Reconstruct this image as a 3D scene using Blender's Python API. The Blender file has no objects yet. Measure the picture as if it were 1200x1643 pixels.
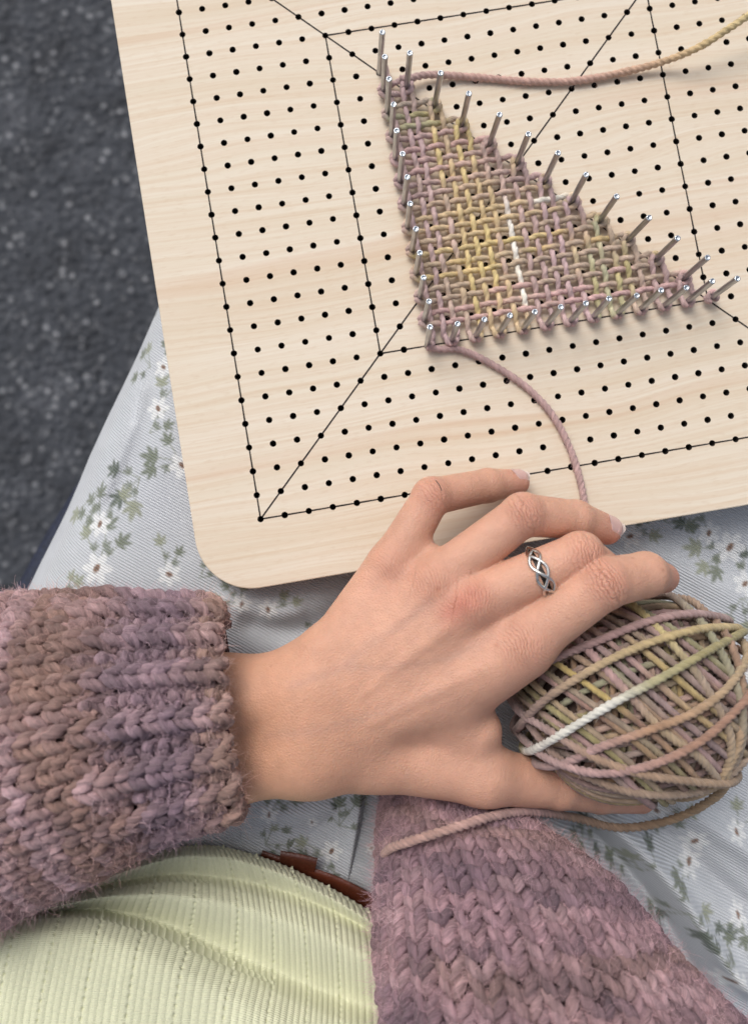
import bpy, math, random
import numpy as np
from mathutils import Matrix, Vector

rng = np.random.default_rng(7)
random.seed(7)
sc = bpy.context.scene
SINK = 58.0            # board top stands 58 cm above the asphalt; working units are cm, board top = 0

# ------------------------------------------------------------------ camera
FPX, CX, CY = 1140.0, 600.0, 821.5
CAM = np.array([3.95269807, -2.08545503, 29.20909562])
ROT = np.array([[0.98581185, -0.16728552, 0.01380433],
                [-0.16623558, -0.98439211, -0.05777462],
                [0.02325373, 0.05466013, -0.99823421]])
cd = bpy.data.cameras.new('camera'); cam = bpy.data.objects.new('camera', cd)
sc.collection.objects.link(cam); sc.camera = cam
M = Matrix.Identity(4)
for r in range(3):
    M[r][0] = ROT[0][r]; M[r][1] = -ROT[1][r]; M[r][2] = -ROT[2][r]
M.translation = Vector((CAM[0]*.01, CAM[1]*.01, (CAM[2]+SINK)*.01))
cam.matrix_world = M
cd.sensor_fit = 'VERTICAL'; cd.sensor_height = 24.0; cd.lens = 24.0*FPX/1643.0
cd.clip_start = 0.01; cd.clip_end = 500
cd.dof.use_dof = True; cd.dof.focus_distance = 0.275; cd.dof.aperture_fstop = 4.4

# ------------------------------------------------------------------ world, sun, exposure
w = bpy.data.worlds.new('World'); sc.world = w; w.use_nodes = True
nt = w.node_tree; nt.nodes.clear()
out = nt.nodes.new('ShaderNodeOutputWorld'); bg = nt.nodes.new('ShaderNodeBackground')
sky = nt.nodes.new('ShaderNodeTexSky'); sky.sky_type = 'NISHITA'; sky.sun_disc = False
SUN_EL, SUN_AZ = 52.0, 112.0         # azimuth measured from +x towards +y
sky.sun_elevation = math.radians(SUN_EL); sky.sun_rotation = math.radians(90-SUN_AZ)
sky.air_density = 1.0; sky.dust_density = 4.0; sky.ozone_density = 1.0
hs = nt.nodes.new('ShaderNodeHueSaturation'); hs.inputs['Saturation'].default_value = 0.45
nt.links.new(sky.outputs[0], hs.inputs['Color']); nt.links.new(hs.outputs[0], bg.inputs[0])
bg.inputs[1].default_value = 0.125
nt.links.new(bg.outputs[0], out.inputs[0])
sl = bpy.data.lights.new('sun', 'SUN'); so = bpy.data.objects.new('sun', sl); sc.collection.objects.link(so)
sl.energy = 1.35; sl.angle = math.radians(34); sl.color = (1.0, 0.97, 0.93)
so.location = (0, 0, 3)
d = Vector((math.cos(math.radians(SUN_EL))*math.cos(math.radians(SUN_AZ)),
            math.cos(math.radians(SUN_EL))*math.sin(math.radians(SUN_AZ)), math.sin(math.radians(SUN_EL))))
so.rotation_euler = d.to_track_quat('Z', 'Y').to_euler()
sc.view_settings.view_transform = 'Standard'; sc.view_settings.look = 'None'
sc.view_settings.gamma = 1.0; sc.view_settings.exposure = 0.1
sc.view_settings.use_curve_mapping = False
sc.render.engine = 'CYCLES'
sc.cycles.use_denoising = True

# ------------------------------------------------------------------ helpers
def W(px, py, z):
    """point (cm) at height z that the photo shows at target pixel px, py"""
    px, py, z = np.broadcast_arrays(np.asarray(px, float), np.asarray(py, float), np.asarray(z, float))
    v = np.stack([(px-CX)/FPX, (py-CY)/FPX, np.ones_like(px)], -1)
    d = v @ ROT
    t = (z-CAM[2])/d[..., 2]
    return CAM + d*t[..., None]

def lin(r, g, b):
    c = np.array([r, g, b])/255.0
    return np.where(c <= 0.04045, c/12.92, ((c+0.055)/1.055)**2.4)

WORG = {}
def to_world(p):
    p = np.asarray(p, float)*0.01
    p = p.copy(); p[..., 2] += SINK*0.01
    return p

def tag(o, label=None, cat=None, group=None, kind=None):
    if label: o['label'] = label
    if cat: o['category'] = cat
    if group: o['group'] = group
    if kind: o['kind'] = kind
    return o

def empty(name, at, parent=None):
    o = bpy.data.objects.new(name, None); sc.collection.objects.link(o)
    p = to_world(at); WORG[o.name] = p
    if parent is not None:
        o.parent = parent; o.location = p-WORG[parent.name]
    else: o.location = p
    o.empty_display_size = 0.01
    return o

def place(o, p, parent):
    WORG[o.name] = p
    if parent is not None:
        o.parent = parent; o.location = p-WORG[parent.name]
    else: o.location = p

def mk(name, V, F, mat, parent=None, col=None, uv=None, smooth=True, at=None, attrs=None, fmat=None, mats=None):
    """one mesh object; V in cm, F an int array (quads or triangles) or a list of faces"""
    P = to_world(V)
    if at is None:
        lo, hi = P.min(0), P.max(0); org = np.array([(lo[0]+hi[0])/2, (lo[1]+hi[1])/2, lo[2]])
    else: org = to_world(at)
    L = (P-org).astype(np.float32)
    me = bpy.data.meshes.new(name)
    if isinstance(F, list):
        me.from_pydata([tuple(map(float, v)) for v in L], [], F)
    else:
        n, k = F.shape
        me.vertices.add(len(L)); me.vertices.foreach_set('co', L.ravel())
        me.loops.add(n*k); me.loops.foreach_set('vertex_index', F.astype(np.int32).ravel())
        me.polygons.add(n)
        me.polygons.foreach_set('loop_start', np.arange(0, n*k, k, dtype=np.int32))
        me.update(calc_edges=True)
    for m in (mats or [mat]): me.materials.append(m)
    if fmat is not None: me.polygons.foreach_set('material_index', np.asarray(fmat, np.int32))
    me.polygons.foreach_set('use_smooth', np.full(len(me.polygons), bool(smooth)))
    if col is not None:
        a = me.color_attributes.new('col', 'FLOAT_COLOR', 'POINT')
        c = np.ones((len(L), 4), np.float32); c[:, :3] = col; a.data.foreach_set('color', c.ravel())
    if uv is not None:
        a = me.attributes.new('cloth', 'FLOAT_VECTOR', 'POINT')
        u = np.zeros((len(L), 3), np.float32); u[:, :uv.shape[1]] = uv; a.data.foreach_set('vector', u.ravel())
    for nm, arr in (attrs or {}).items():
        a = me.attributes.new(nm, 'FLOAT_VECTOR', 'POINT'); a.data.foreach_set('vector', arr.astype(np.float32).ravel())
    me.update()
    o = bpy.data.objects.new(name, me); sc.collection.objects.link(o)
    place(o, org, parent)
    return o

def gridfaces(nu, nv, cu=False, cv=False):
    """quads of an nu x nv vertex grid (index u*nv+v); cu, cv close it"""
    U = np.arange(nu if cu else nu-1); Vv = np.arange(nv if cv else nv-1)
    u, v = np.meshgrid(U, Vv, indexing='ij'); u = u.ravel(); v = v.ravel()
    u1 = (u+1) % nu; v1 = (v+1) % nv
    return np.stack([u*nv+v, u1*nv+v, u1*nv+v1, u*nv+v1], 1)

def fourier(seed, n=6, f0=1.0, f1=4.0):
    g = np.random.default_rng(seed)
    f = g.uniform(f0, f1, n); p = g.uniform(0, 6.283, n); a = g.uniform(.4, 1, n); a /= np.sqrt((a**2).sum()/2)
    return lambda x: sum(a[i]*np.sin(f[i]*np.asarray(x)+p[i]) for i in range(n))*0.55

def fourier2(seed, n=9, f0=.4, f1=2.0):
    g = np.random.default_rng(seed)
    f = g.uniform(f0, f1, n); th = g.uniform(0, 6.283, n); p = g.uniform(0, 6.283, n)
    return lambda x, y: sum(np.sin(f[i]*(x*np.cos(th[i])+y*np.sin(th[i]))+p[i]) for i in range(n))/math.sqrt(n)

def smooth(x, a, b):
    t = np.clip((x-a)/(b-a), 0, 1); return t*t*(3-2*t)

def spline(P, n, closed=False):
    """Catmull-Rom through the rows of P, resampled evenly to n points (first 3 columns give the length)"""
    P = np.asarray(P, float)
    Q = np.vstack([P[-1:], P, P[:2]]) if closed else np.vstack([2*P[0]-P[1], P, 2*P[-1]-P[-2]])
    out = []
    for i in range(1, len(Q)-2):
        t = np.linspace(0, 1, 24, endpoint=False)[:, None]
        a, b, c, e = Q[i-1], Q[i], Q[i+1], Q[i+2]
        out.append(.5*((2*b)+(-a+c)*t+(2*a-5*b+4*c-e)*t**2+(-a+3*b-3*c+e)*t**3))
    out.append(Q[-2][None]); out = np.vstack(out)
    s = np.r_[0, np.cumsum(np.linalg.norm(np.diff(out[:, :3], axis=0), axis=1))]
    q = np.linspace(0, s[-1], n)
    return np.stack([np.interp(q, s, out[:, k]) for k in range(P.shape[1])], 1)

def frames(P):
    T = np.gradient(P, axis=0); T /= np.linalg.norm(T, axis=1)[:, None]+1e-12
    n = np.cross(T[0], [0.3, 0.2, 1.0]); n /= np.linalg.norm(n)
    N = np.empty_like(P)
    for i in range(len(P)):
        n = n-T[i]*(n@T[i]); n = n/(np.linalg.norm(n)+1e-12); N[i] = n
    return T, N, np.cross(T, N)

def yarn(P, r, pitch=.5, sides=12, plies=3, seed=0, slub=.06, cap=True, groove=(.46, .58)):
    """twisted plied yarn swept along P; returns verts, faces, arc length per vertex"""
    T, N, B = frames(P)
    s = np.r_[0, np.cumsum(np.linalg.norm(np.diff(P, axis=0), axis=1))]
    th = np.arange(sides)/sides*2*np.pi
    ph = th[None, :]-2*np.pi*s[:, None]/pitch
    seg = 2*np.pi/plies
    dl = (ph+seg/2) % seg-seg/2
    c, rho = groove
    rad = c*np.cos(dl)+np.sqrt(np.maximum(rho**2-(c*np.sin(dl))**2, .01))
    rr = np.asarray(r)*(1+slub*fourier(seed, 6, .8, 7)(s))
    rr = np.broadcast_to(rr, s.shape).copy()
    if cap:
        rr[0] *= .55; rr[-1] *= .55
    X = P[:, None, :]+(N[:, None, :]*np.cos(th)[None, :, None]+B[:, None, :]*np.sin(th)[None, :, None])*(rad*rr[:, None])[..., None]
    F = gridfaces(len(P), sides, cv=True)
    V = X.reshape(-1, 3)
    yarn.fibre = np.stack([np.cos(ph), np.sin(ph), np.repeat(s[:, None], sides, 1)], -1).reshape(-1, 3)
    yarn.tint = (1+.10*np.cos(np.floor((ph+seg/2)/seg)*2*np.pi/plies)).reshape(-1)
    if cap:
        V = np.vstack([V, P[0]-T[0]*rr[0]*.4, P[-1]+T[-1]*rr[-1]*.4]); n = len(P)*sides
        k = np.arange(sides); k1 = (k+1) % sides
        F = np.vstack([F, np.stack([k, np.full(sides, n), np.full(sides, n), k1], 1)*0+np.stack([k1, k, np.full(sides, n), np.full(sides, n)], 1)])
        F = F[:len(P)*0+len(F)]
        e = (len(P)-1)*sides
        F = np.vstack([F, np.stack([e+k, e+k1, np.full(sides, n+1), np.full(sides, n+1)], 1)])
        sv = np.r_[np.repeat(s, sides), s[0], s[-1]]
    else: sv = np.repeat(s, sides)
    return V, F, sv

def fixquads(F):
    """split a quad array with collapsed corners into a plain list of faces"""
    return [tuple(dict.fromkeys(map(int, f))) for f in F]

def strand(name, P, r, colf, mat, parent, seed=0, step=.06, **k):
    """resample a path, sweep the yarn, colour it by colf(points, arc)"""
    L = np.linalg.norm(np.diff(P, axis=0), axis=1).sum()
    n = max(8, int(L/step)); P = spline(P, n)
    V, F, sv = yarn(P, r, seed=seed, cap=False, **k)
    # rounded ends: pinch the first and last rings
    sd = k.get('sides', 12)
    for e, c in ((slice(0, sd), P[0]), (slice(-sd, None), P[-1])): V[e] = c+(V[e]-c)*.35
    s = np.r_[0, np.cumsum(np.linalg.norm(np.diff(P, axis=0), axis=1))]
    c = np.repeat(colf(P, s), sd, axis=0)*yarn.tint[:, None]
    return mk(name, V, F, mat, parent, col=c, attrs={'fibre': yarn.fibre+np.array([seed*3.1, 0, 0])})

# ---- materials
def mat_new(name):
    m = bpy.data.materials.new(name); m.use_nodes = True
    t = m.node_tree; b = t.nodes['Principled BSDF']
    return m, t, b
def N(t, kind, **k):
    n = t.nodes.new(kind)
    for a, v in k.items():
        if a in n.inputs: n.inputs[a].default_value = v
        else: setattr(n, a, v)
    return n
def math_n(t, op, a, b=None, c=None):
    n = t.nodes.new('ShaderNodeMath'); n.operation = op
    for i, v in enumerate((a, b, c)):
        if v is None: continue
        if isinstance(v, (int, float)): n.inputs[i].default_value = v
        else: t.links.new(v, n.inputs[i])
    return n.outputs[0]
def bump(t, b, height, strength, dist):
    n = N(t, 'ShaderNodeBump'); n.inputs['Strength'].default_value = strength; n.inputs['Distance'].default_value = dist
    t.links.new(height, n.inputs['Height']); t.links.new(n.outputs[0], b.inputs['Normal']); return n
def noise(t, vec, scale, detail=3, rough=.55, dist=0.0):
    n = N(t, 'ShaderNodeTexNoise', Scale=scale, Detail=detail, Roughness=rough, Distortion=dist)
    if vec is not None: t.links.new(vec, n.inputs['Vector'])
    return n
def mapping(t, vec, scale=(1, 1, 1), rot=(0, 0, 0)):
    n = N(t, 'ShaderNodeMapping'); n.inputs['Scale'].default_value = scale; n.inputs['Rotation'].default_value = rot
    t.links.new(vec, n.inputs['Vector']); return n.outputs[0]
def ramp(t, fac, stops):
    n = N(t, 'ShaderNodeValToRGB'); e = n.color_ramp.elements
    while len(e) < len(stops): e.new(.5)
    for i, (p, c) in enumerate(stops): e[i].position = p; e[i].color = (*c, 1)
    t.links.new(fac, n.inputs[0]); return n.outputs[0]
def mixc(t, fac, a, b, mode='MIX'):
    n = N(t, 'ShaderNodeMix'); n.data_type = 'RGBA'; n.blend_type = mode
    for s, v in ((0, fac), (6, a), (7, b)):
        if isinstance(v, (int, float)): n.inputs[s].default_value = v
        elif isinstance(v, (tuple, np.ndarray)): n.inputs[s].default_value = (*map(float, v), 1)
        else: t.links.new(v, n.inputs[s])
    return n.outputs[2]

def yarn_mat(name, grain=900.0, bstr=.5, dist=.0006, vary=.22, sheen=.35, fib=3.2):
    m, t, b = mat_new(name)
    a = N(t, 'ShaderNodeAttribute', attribute_name='col')
    co = N(t, 'ShaderNodeTexCoord').outputs['Object']
    fa = N(t, 'ShaderNodeAttribute', attribute_name='fibre')
    n1 = noise(t, mapping(t, fa.outputs['Vector'], (fib, fib, fib*.45)), 1.0, 4, .62); n2 = noise(t, co, grain*.18, 3, .6)
    f = math_n(t, 'MULTIPLY_ADD', n1.outputs[0], vary*1.6, 1-vary*.8)
    f2 = math_n(t, 'MULTIPLY_ADD', n2.outputs[0], vary, 1-vary*.5)
    f = math_n(t, 'MULTIPLY', f, f2)
    cc = N(t, 'ShaderNodeVectorMath', operation='SCALE'); t.links.new(a.outputs['Color'], cc.inputs[0]); t.links.new(f, cc.inputs['Scale'])
    t.links.new(cc.outputs[0], b.inputs['Base Color'])
    b.inputs['Roughness'].default_value = .9; b.inputs['Specular IOR Level'].default_value = .15
    b.inputs['Sheen Weight'].default_value = sheen; b.inputs['Sheen Roughness'].default_value = .5
    bump(t, b, n1.outputs[0], bstr, dist)
    return m
M_yarn = yarn_mat('worsted_wool', 900.0, .8, .0007, .30, .2, 3.4)
M_knit = yarn_mat('chunky_wool', 420.0, 1.0, .0016, .72, .12, 5.5)

def hair_mat(name):
    m, t, b = mat_new(name)
    a = N(t, 'ShaderNodeAttribute', attribute_name='col')
    t.links.new(a.outputs['Color'], b.inputs['Base Color'])
    b.inputs['Roughness'].default_value = .75; b.inputs['Specular IOR Level'].default_value = .2
    return m
M_fuzz = hair_mat('wool_fibre')

def fuzz(name, roots, normals, cols, length, radius, parent, seed=0, npt=6, curl=.5):
    """loose wool fibres standing off a yarn surface (hair curves)"""
    g = np.random.default_rng(seed); n = len(roots)
    hc = bpy.data.hair_curves.new(name); hc.add_curves([npt]*n)
    L = length*g.uniform(.35, 1.0, n)**1.5
    d = normals+g.normal(0, .8, (n, 3)); d /= np.linalg.norm(d, axis=1)[:, None]
    P = np.zeros((n, npt, 3)); P[:, 0] = roots
    turn = g.normal(0, curl, (n, 3))
    for k in range(1, npt):
        d = d+turn*.6+g.normal(0, curl*.45, (n, 3))
        d /= np.linalg.norm(d, axis=1)[:, None]
        P[:, k] = P[:, k-1]+d*(L/(npt-1))[:, None]
    Pw = to_world(P.reshape(-1, 3)); org = Pw.mean(0); org[2] = Pw[:, 2].min()
    hc.attributes['position'].data.foreach_set('vector', (Pw-org).astype(np.float32).ravel())
    ra = hc.attributes.get('radius') or hc.attributes.new('radius', 'FLOAT', 'POINT')
    rr = np.linspace(1, .35, npt)[None, :]*radius*.01*g.uniform(.6, 1.3, n)[:, None]
    ra.data.foreach_set('value', rr.astype(np.float32).ravel())
    ca = hc.attributes.new('col', 'FLOAT_COLOR', 'CURVE')
    c4 = np.ones((n, 4), np.float32); c4[:, :3] = cols; ca.data.foreach_set('color', c4.ravel())
    hc.materials.append(M_fuzz)
    o = bpy.data.objects.new(name, hc); sc.collection.objects.link(o); place(o, org, parent)
    o['kind'] = 'stuff'
    return o

def mesh_samples(objs, n, seed=0, up=None):
    """random points, normals, colours on the verts of mesh objects (cm)"""
    g = np.random.default_rng(seed); PP, NN, CC = [], [], []
    for o in objs:
        me = o.data; k = len(me.vertices)
        p = np.empty(k*3, np.float32); me.vertices.foreach_get('co', p)
        q = np.empty(k*3, np.float32); me.vertices.foreach_get('normal', q)
        c = np.empty(k*4, np.float32); me.color_attributes['col'].data.foreach_get('color', c)
        p = p.reshape(-1, 3)+WORG[o.name]; p[:, 2] -= SINK*.01
        PP.append(p*100); NN.append(q.reshape(-1, 3)); CC.append(c.reshape(-1, 4)[:, :3])
    P = np.vstack(PP); Q = np.vstack(NN); C = np.vstack(CC)
    ok = np.arange(len(P)) if up is None else np.where(Q[:, 2] > up)[0]
    i = g.choice(ok, n)
    return P[i], Q[i], C[i]

# ================================================================== SETTING
m, t, b = mat_new('asphalt')
co = N(t, 'ShaderNodeTexCoord').outputs['Object']
v1 = N(t, 'ShaderNodeTexVoronoi', Scale=100.0); t.links.new(co, v1.inputs['Vector'])
n1 = noise(t, co, 14, 5, .6); n2 = noise(t, co, 130, 3, .6)
base = ramp(t, n1.outputs[0], [(.3, lin(48, 50, 55)), (.55, lin(67, 70, 76)), (.75, lin(88, 90, 96))])
sp = ramp(t, v1.outputs['Color'], [(.62, (0, 0, 0)), (.95, (1, 1, 1))])
ds = ramp(t, v1.outputs['Distance'], [(.1, (1, 1, 1)), (.5, (0, 0, 0))])
bl = noise(t, co, 62, 3, .6, .6)
spk = math_n(t, 'ADD', math_n(t, 'MULTIPLY', math_n(t, 'MULTIPLY', sp, ds), 1.0), math_n(t, 'MULTIPLY', ramp(t, bl.outputs[0], [(.58, (0, 0, 0)), (.74, (1, 1, 1))]), .3))
c1 = mixc(t, spk, base, tuple(lin(184, 185, 188)))
c2 = mixc(t, math_n(t, 'MULTIPLY', ramp(t, n2.outputs[0], [(.5, (0, 0, 0)), (.7, (1, 1, 1))]), .7), c1, tuple(lin(30, 31, 36)))
t.links.new(c2, b.inputs['Base Color']); b.inputs['Roughness'].default_value = .9
h = math_n(t, 'ADD', math_n(t, 'MULTIPLY', v1.outputs['Distance'], -1.0), n2.outputs[0])
bump(t, b, h, 1.0, .006)
g = 60
xs = np.linspace(-1500, 1500, g); X, Y = np.meshgrid(xs, xs, indexing='ij')
Zg = -SINK+.25*fourier2(3, 8, .01, .05)(X, Y)
asp = mk('asphalt_ground', np.stack([X, Y, Zg], -1).reshape(-1, 3), gridfaces(g, g), m, at=(0, 0, -SINK))
tag(asp, 'dark grey speckled asphalt ground far below the lap', kind='structure')

# ================================================================== LOOM BOARD
GN = 26
m, t, b = mat_new('maple_wood')
co = N(t, 'ShaderNodeTexCoord').outputs['Object']
warp = noise(t, mapping(t, co, (3, 9, 3)), 1.6, 2, .5)
vadd = N(t, 'ShaderNodeVectorMath', operation='MULTIPLY_ADD')
t.links.new(warp.outputs['Color'], vadd.inputs[0]); vadd.inputs[1].default_value = (0, .035, 0); t.links.new(co, vadd.inputs[2])
cw = vadd.outputs[0]
g1 = noise(t, mapping(t, cw, (2.2, 62, 2)), 1.3, 5, .62)
g2 = noise(t, mapping(t, cw, (5, 420, 5)), 1.2, 4, .7)
g3 = noise(t, mapping(t, cw, (1.1, 17, 2)), 1.0, 3, .5)
flk = noise(t, mapping(t, co, (180, 900, 10)), 1.0, 2, .5)
c0 = ramp(t, g1.outputs[0], [(.30, lin(219, 205, 183)), (.47, lin(224, 211, 191)), (.60, lin(227, 215, 197)), (.75, lin(222, 208, 187))])
c1 = mixc(t, math_n(t, 'MULTIPLY', ramp(t, g3.outputs[0], [(.52, (0, 0, 0)), (.72, (1, 1, 1))]), .2), c0, tuple(lin(211, 180, 154)))
st = ramp(t, g2.outputs[0], [(.40, (0, 0, 0)), (.72, (1, 1, 1))])
c2 = mixc(t, math_n(t, 'MULTIPLY', st, .5), c1, tuple(lin(206, 174, 138)))
c3 = mixc(t, math_n(t, 'MULTIPLY', ramp(t, flk.outputs[0], [(.55, (0, 0, 0)), (.75, (1, 1, 1))]), .22), c2, tuple(lin(196, 164, 128)))
rg = noise(t, mapping(t, cw, (1.6, 38, 1)), 1.0, 2, .4)
rgl = ramp(t, rg.outputs[0], [(.585, (0, 0, 0)), (.62, (1, 1, 1)), (.655, (0, 0, 0))])
c3 = mixc(t, math_n(t, 'MULTIPLY', rgl, .22), c3, tuple(lin(203, 158, 122)))
t.links.new(c3, b.inputs['Base Color'])
b.inputs['Roughness'].default_value = .62; b.inputs['Specular IOR Level'].default_value = .3
bump(t, b, g2.outputs[0], .12, .0004)
M_wood = m
m, t, b = mat_new('charred_hole'); M_char = m
co = N(t, 'ShaderNodeTexCoord').outputs['Object']
nn = noise(t, co, 900, 2)
t.links.new(ramp(t, nn.outputs[0], [(.3, lin(20, 15, 12)), (.8, lin(46, 34, 26))]), b.inputs['Base Color'])
b.inputs['Roughness'].default_value = .85
m, t, b = mat_new('laser_line'); M_line = m
nn = noise(t, N(t, 'ShaderNodeTexCoord').outputs['Object'], 700, 3)
t.links.new(ramp(t, nn.outputs[0], [(.3, lin(28, 24, 24)), (.75, lin(62, 52, 48))]), b.inputs['Base Color'])
b.inputs['Roughness'].default_value = .9

def board():
    V, F, FM = [], [], []
    HR, NS, TH = .124, 16, .62
    ang = (np.arange(NS)/NS)*2*np.pi+np.pi/NS
    sq = []                                   # 16 points on the unit cell, matching the angles
    for a in ang:
        c, s = math.cos(a), math.sin(a); k = .5/max(abs(c), abs(s)); sq.append((c*k, s*k))
    for i in range(GN+1):
        for j in range(GN+1):
            n = len(V)
            for (x, y) in sq: V.append((i+x, j+y, 0))
            jr = HR*random.uniform(.96, 1.04)
            for a in ang: V.append((i+(jr+.012)*math.cos(a), j+(jr+.012)*math.sin(a), 0))
            for a in ang: V.append((i+jr*math.cos(a), j+jr*math.sin(a), -.02))
            for a in ang: V.append((i+jr*.98*math.cos(a), j+jr*.98*math.sin(a), -.5))
            for k in range(NS):
                k1 = (k+1) % NS
                F.append((n+k, n+k1, n+NS+k1, n+NS+k)); FM.append(0)
                F.append((n+NS+k, n+NS+k1, n+2*NS+k1, n+2*NS+k)); FM.append(1)
                F.append((n+2*NS+k, n+2*NS+k1, n+3*NS+k1, n+3*NS+k)); FM.append(1)
            F.append(tuple(n+3*NS+k for k in range(NS))); FM.append(1)
            # corners of the cell (the 16 directions miss them)
            for q, (sx, sy) in enumerate(((1, 1), (-1, 1), (-1, -1), (1, -1))):
                V.append((i+.5*sx, j+.5*sy, 0)); ka = 1+4*q
                F.append((n+ka, len(V)-1, n+(ka+1) % NS)); FM.append(0)
    # border ring out to the rounded outline
    lo, hi, R = -2.78, GN+2.78, 2.35
    def outline(off, z, n=24):
        pts = []
        for (cx, cy, a0) in ((hi-R, hi-R, 0), (lo+R, hi-R, 90), (lo+R, lo+R, 180), (hi-R, lo+R, 270)):
            for k in range(n+1):
                a = math.radians(a0+90*k/n); pts.append((cx+(R-off)*math.cos(a), cy+(R-off)*math.sin(a), z))
        return pts
    loops = [outline(.05, 0), outline(.015, -.015), outline(0, -.05), outline(0, -TH+.05), outline(.05, -TH)]
    n0 = len(V)
    for l in loops: V += l
    m_ = len(loops[0])
    for q in range(len(loops)-1):
        for k in range(m_):
            k1 = (k+1) % m_
            F.append((n0+q*m_+k, n0+(q+1)*m_+k, n0+(q+1)*m_+k1, n0+q*m_+k1)); FM.append(0)
    F.append(tuple(n0+4*m_+k for k in reversed(range(m_)))); FM.append(0)
    e = GN+.5; s = len(V)
    cs = [(e, e), (-.5, e), (-.5, -.5), (e, -.5)]
    V += [(x, y, 0) for x, y in cs]
    for q in range(4):
        k0 = n0+q*25
        for k in range(24): F.append((s+q, k0+k, k0+k+1)); FM.append(0)
        F.append((s+q, k0+24, n0+((q+1) % 4)*25, s+(q+1) % 4)); FM.append(0)
    return np.array(V, float), F, FM
V, F, FM = board()
bo = mk('loom_board', V, F, None, mats=[M_wood, M_char], fmat=FM, smooth=False)
tag(bo, 'pale maple pin loom board with rounded corner and rows of drilled holes', 'loom board')

def line(a, b_, wd=.034, z=.006):
    a = np.array(a, float); b_ = np.array(b_, float); d = b_-a; L = np.linalg.norm(d); d /= L; n = np.array([-d[1], d[0]])
    k = max(2, int(L*3)); s = np.linspace(0, L, k)
    ww = wd*(1+.18*fourier(int(L*10), 6, 1, 9)(s))
    l = np.stack([a[0]+d[0]*s+n[0]*ww, a[1]+d[1]*s+n[1]*ww, np.full(k, z)], 1)
    r_ = np.stack([a[0]+d[0]*s-n[0]*ww, a[1]+d[1]*s-n[1]*ww, np.full(k, z)], 1)
    return np.stack([r_, l], 1).reshape(-1, 3), gridfaces(k, 2)
for a, b_ in (((0, 0), (26, 0)), ((0, 0), (0, 26)), ((26, 0), (26, 26)), ((0, 26), (26, 26)),
              ((6, 6), (20, 6)), ((6, 6), (6, 20)), ((20, 6), (20, 20)), ((6, 20), (20, 20)),
              ((0, 0), (26, 26)), ((0, 26), (26, 0))):
    # the line is cut at the holes so that it never bridges one
    dx, dy = np.sign(b_[0]-a[0]), np.sign(b_[1]-a[1]); n = int(max(abs(b_[0]-a[0]), abs(b_[1]-a[1])))
    VV, FF, o_ = [], [], 0
    ln = math.hypot(dx, dy)
    for k in range(n):
        p = (a[0]+dx*(k+.12/ln), a[1]+dy*(k+.12/ln)); q = (a[0]+dx*(k+1-.12/ln), a[1]+dy*(k+1-.12/ln))
        v, f = line(p, q); VV.append(v); FF.append(f+o_); o_ += len(v)
    mk('engraved_line', np.vstack(VV), np.vstack(FF), M_line, bo, smooth=False)

# ================================================================== PEGS
m, t, b = mat_new('steel'); M_steel = m
co = N(t, 'ShaderNodeTexCoord').outputs['Object']
nn = noise(t, mapping(t, co, (1, 1, .15)), 900, 3)
t.links.new(ramp(t, nn.outputs[0], [(.3, lin(158, 158, 160)), (.7, lin(198, 199, 202))]), b.inputs['Base Color'])
b.inputs['Metallic'].default_value = 1; b.inputs['Roughness'].default_value = .3
bump(t, b, nn.outputs[0], .15, .0003)
m, t, b = mat_new('cut_steel'); M_cut = m
nn = noise(t, N(t, 'ShaderNodeTexCoord').outputs['Object'], 1500, 2)
b.inputs['Base Color'].default_value = (.58, .62, .66, 1); b.inputs['Metallic'].default_value = 1; b.inputs['Roughness'].default_value = .22
bump(t, b, nn.outputs[0], .5, .0008)
PH, PR = 2.36, .1225
def peg_mesh():
    prof = [(PR*.96, -.5), (PR, -.45), (PR, PH-.05), (PR*.97, PH-.015), (PR*.88, PH), (PR*.62, PH+.004), (PR*.5, PH-.03), (PR*.2, PH-.04)]
    ns = 18; th = np.arange(ns)/ns*2*np.pi
    V = np.array([[(r*math.cos(a), r*math.sin(a), z) for a in th] for r, z in prof]).reshape(-1, 3)
    F = [tuple(f) for f in gridfaces(len(prof), ns, cv=True)[:, ::-1]]
    k = len(prof)-1; F.append(tuple(k*ns+i for i in range(ns))); F.append(tuple(reversed(range(ns))))
    fm = [0]*len(F)
    for i in range((len(prof)-1)*ns):
        if i//ns >= 3: fm[i] = 1
    fm[-2] = 1
    return V, F, fm
words = ['first', 'second', 'third', 'fourth', 'fifth', 'sixth', 'seventh', 'eighth', 'ninth', 'tenth', 'eleventh']
pegs = [(8, 18, 'topmost steel peg at the upper point of the woven triangle'),
        (8, 6, 'steel peg at the lower left square corner of the woven triangle'),
        (20, 6, 'rightmost steel peg at the far right point of the woven triangle')]
for k in range(11):
    pegs.append((8, 17-k, f'{words[k]} steel peg below the top point along the triangle\'s left side'))
    pegs.append((9+k, 6, f'{words[k]} steel peg right of the corner along the triangle\'s bottom edge'))
    pegs.append((9+k, 17-k, f'{words[k]} steel peg below the top point along the triangle\'s slanted side'))
pv, pf, pfm = peg_mesh()
first = None
for (i, j, lb) in pegs:
    if first is None:
        o = first = mk('peg', pv+np.array([i, j, 0]), pf, None, mats=[M_steel, M_cut], fmat=pfm, at=(i, j, -.5))
    else:
        o = first.copy(); sc.collection.objects.link(o); o.location = to_world((i, j, -.5))
    o.rotation_euler = (random.gauss(0, .012), random.gauss(0, .012), random.uniform(0, 6.28))
    tag(o, lb, 'peg', 'steel pegs round the woven triangle')

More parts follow.
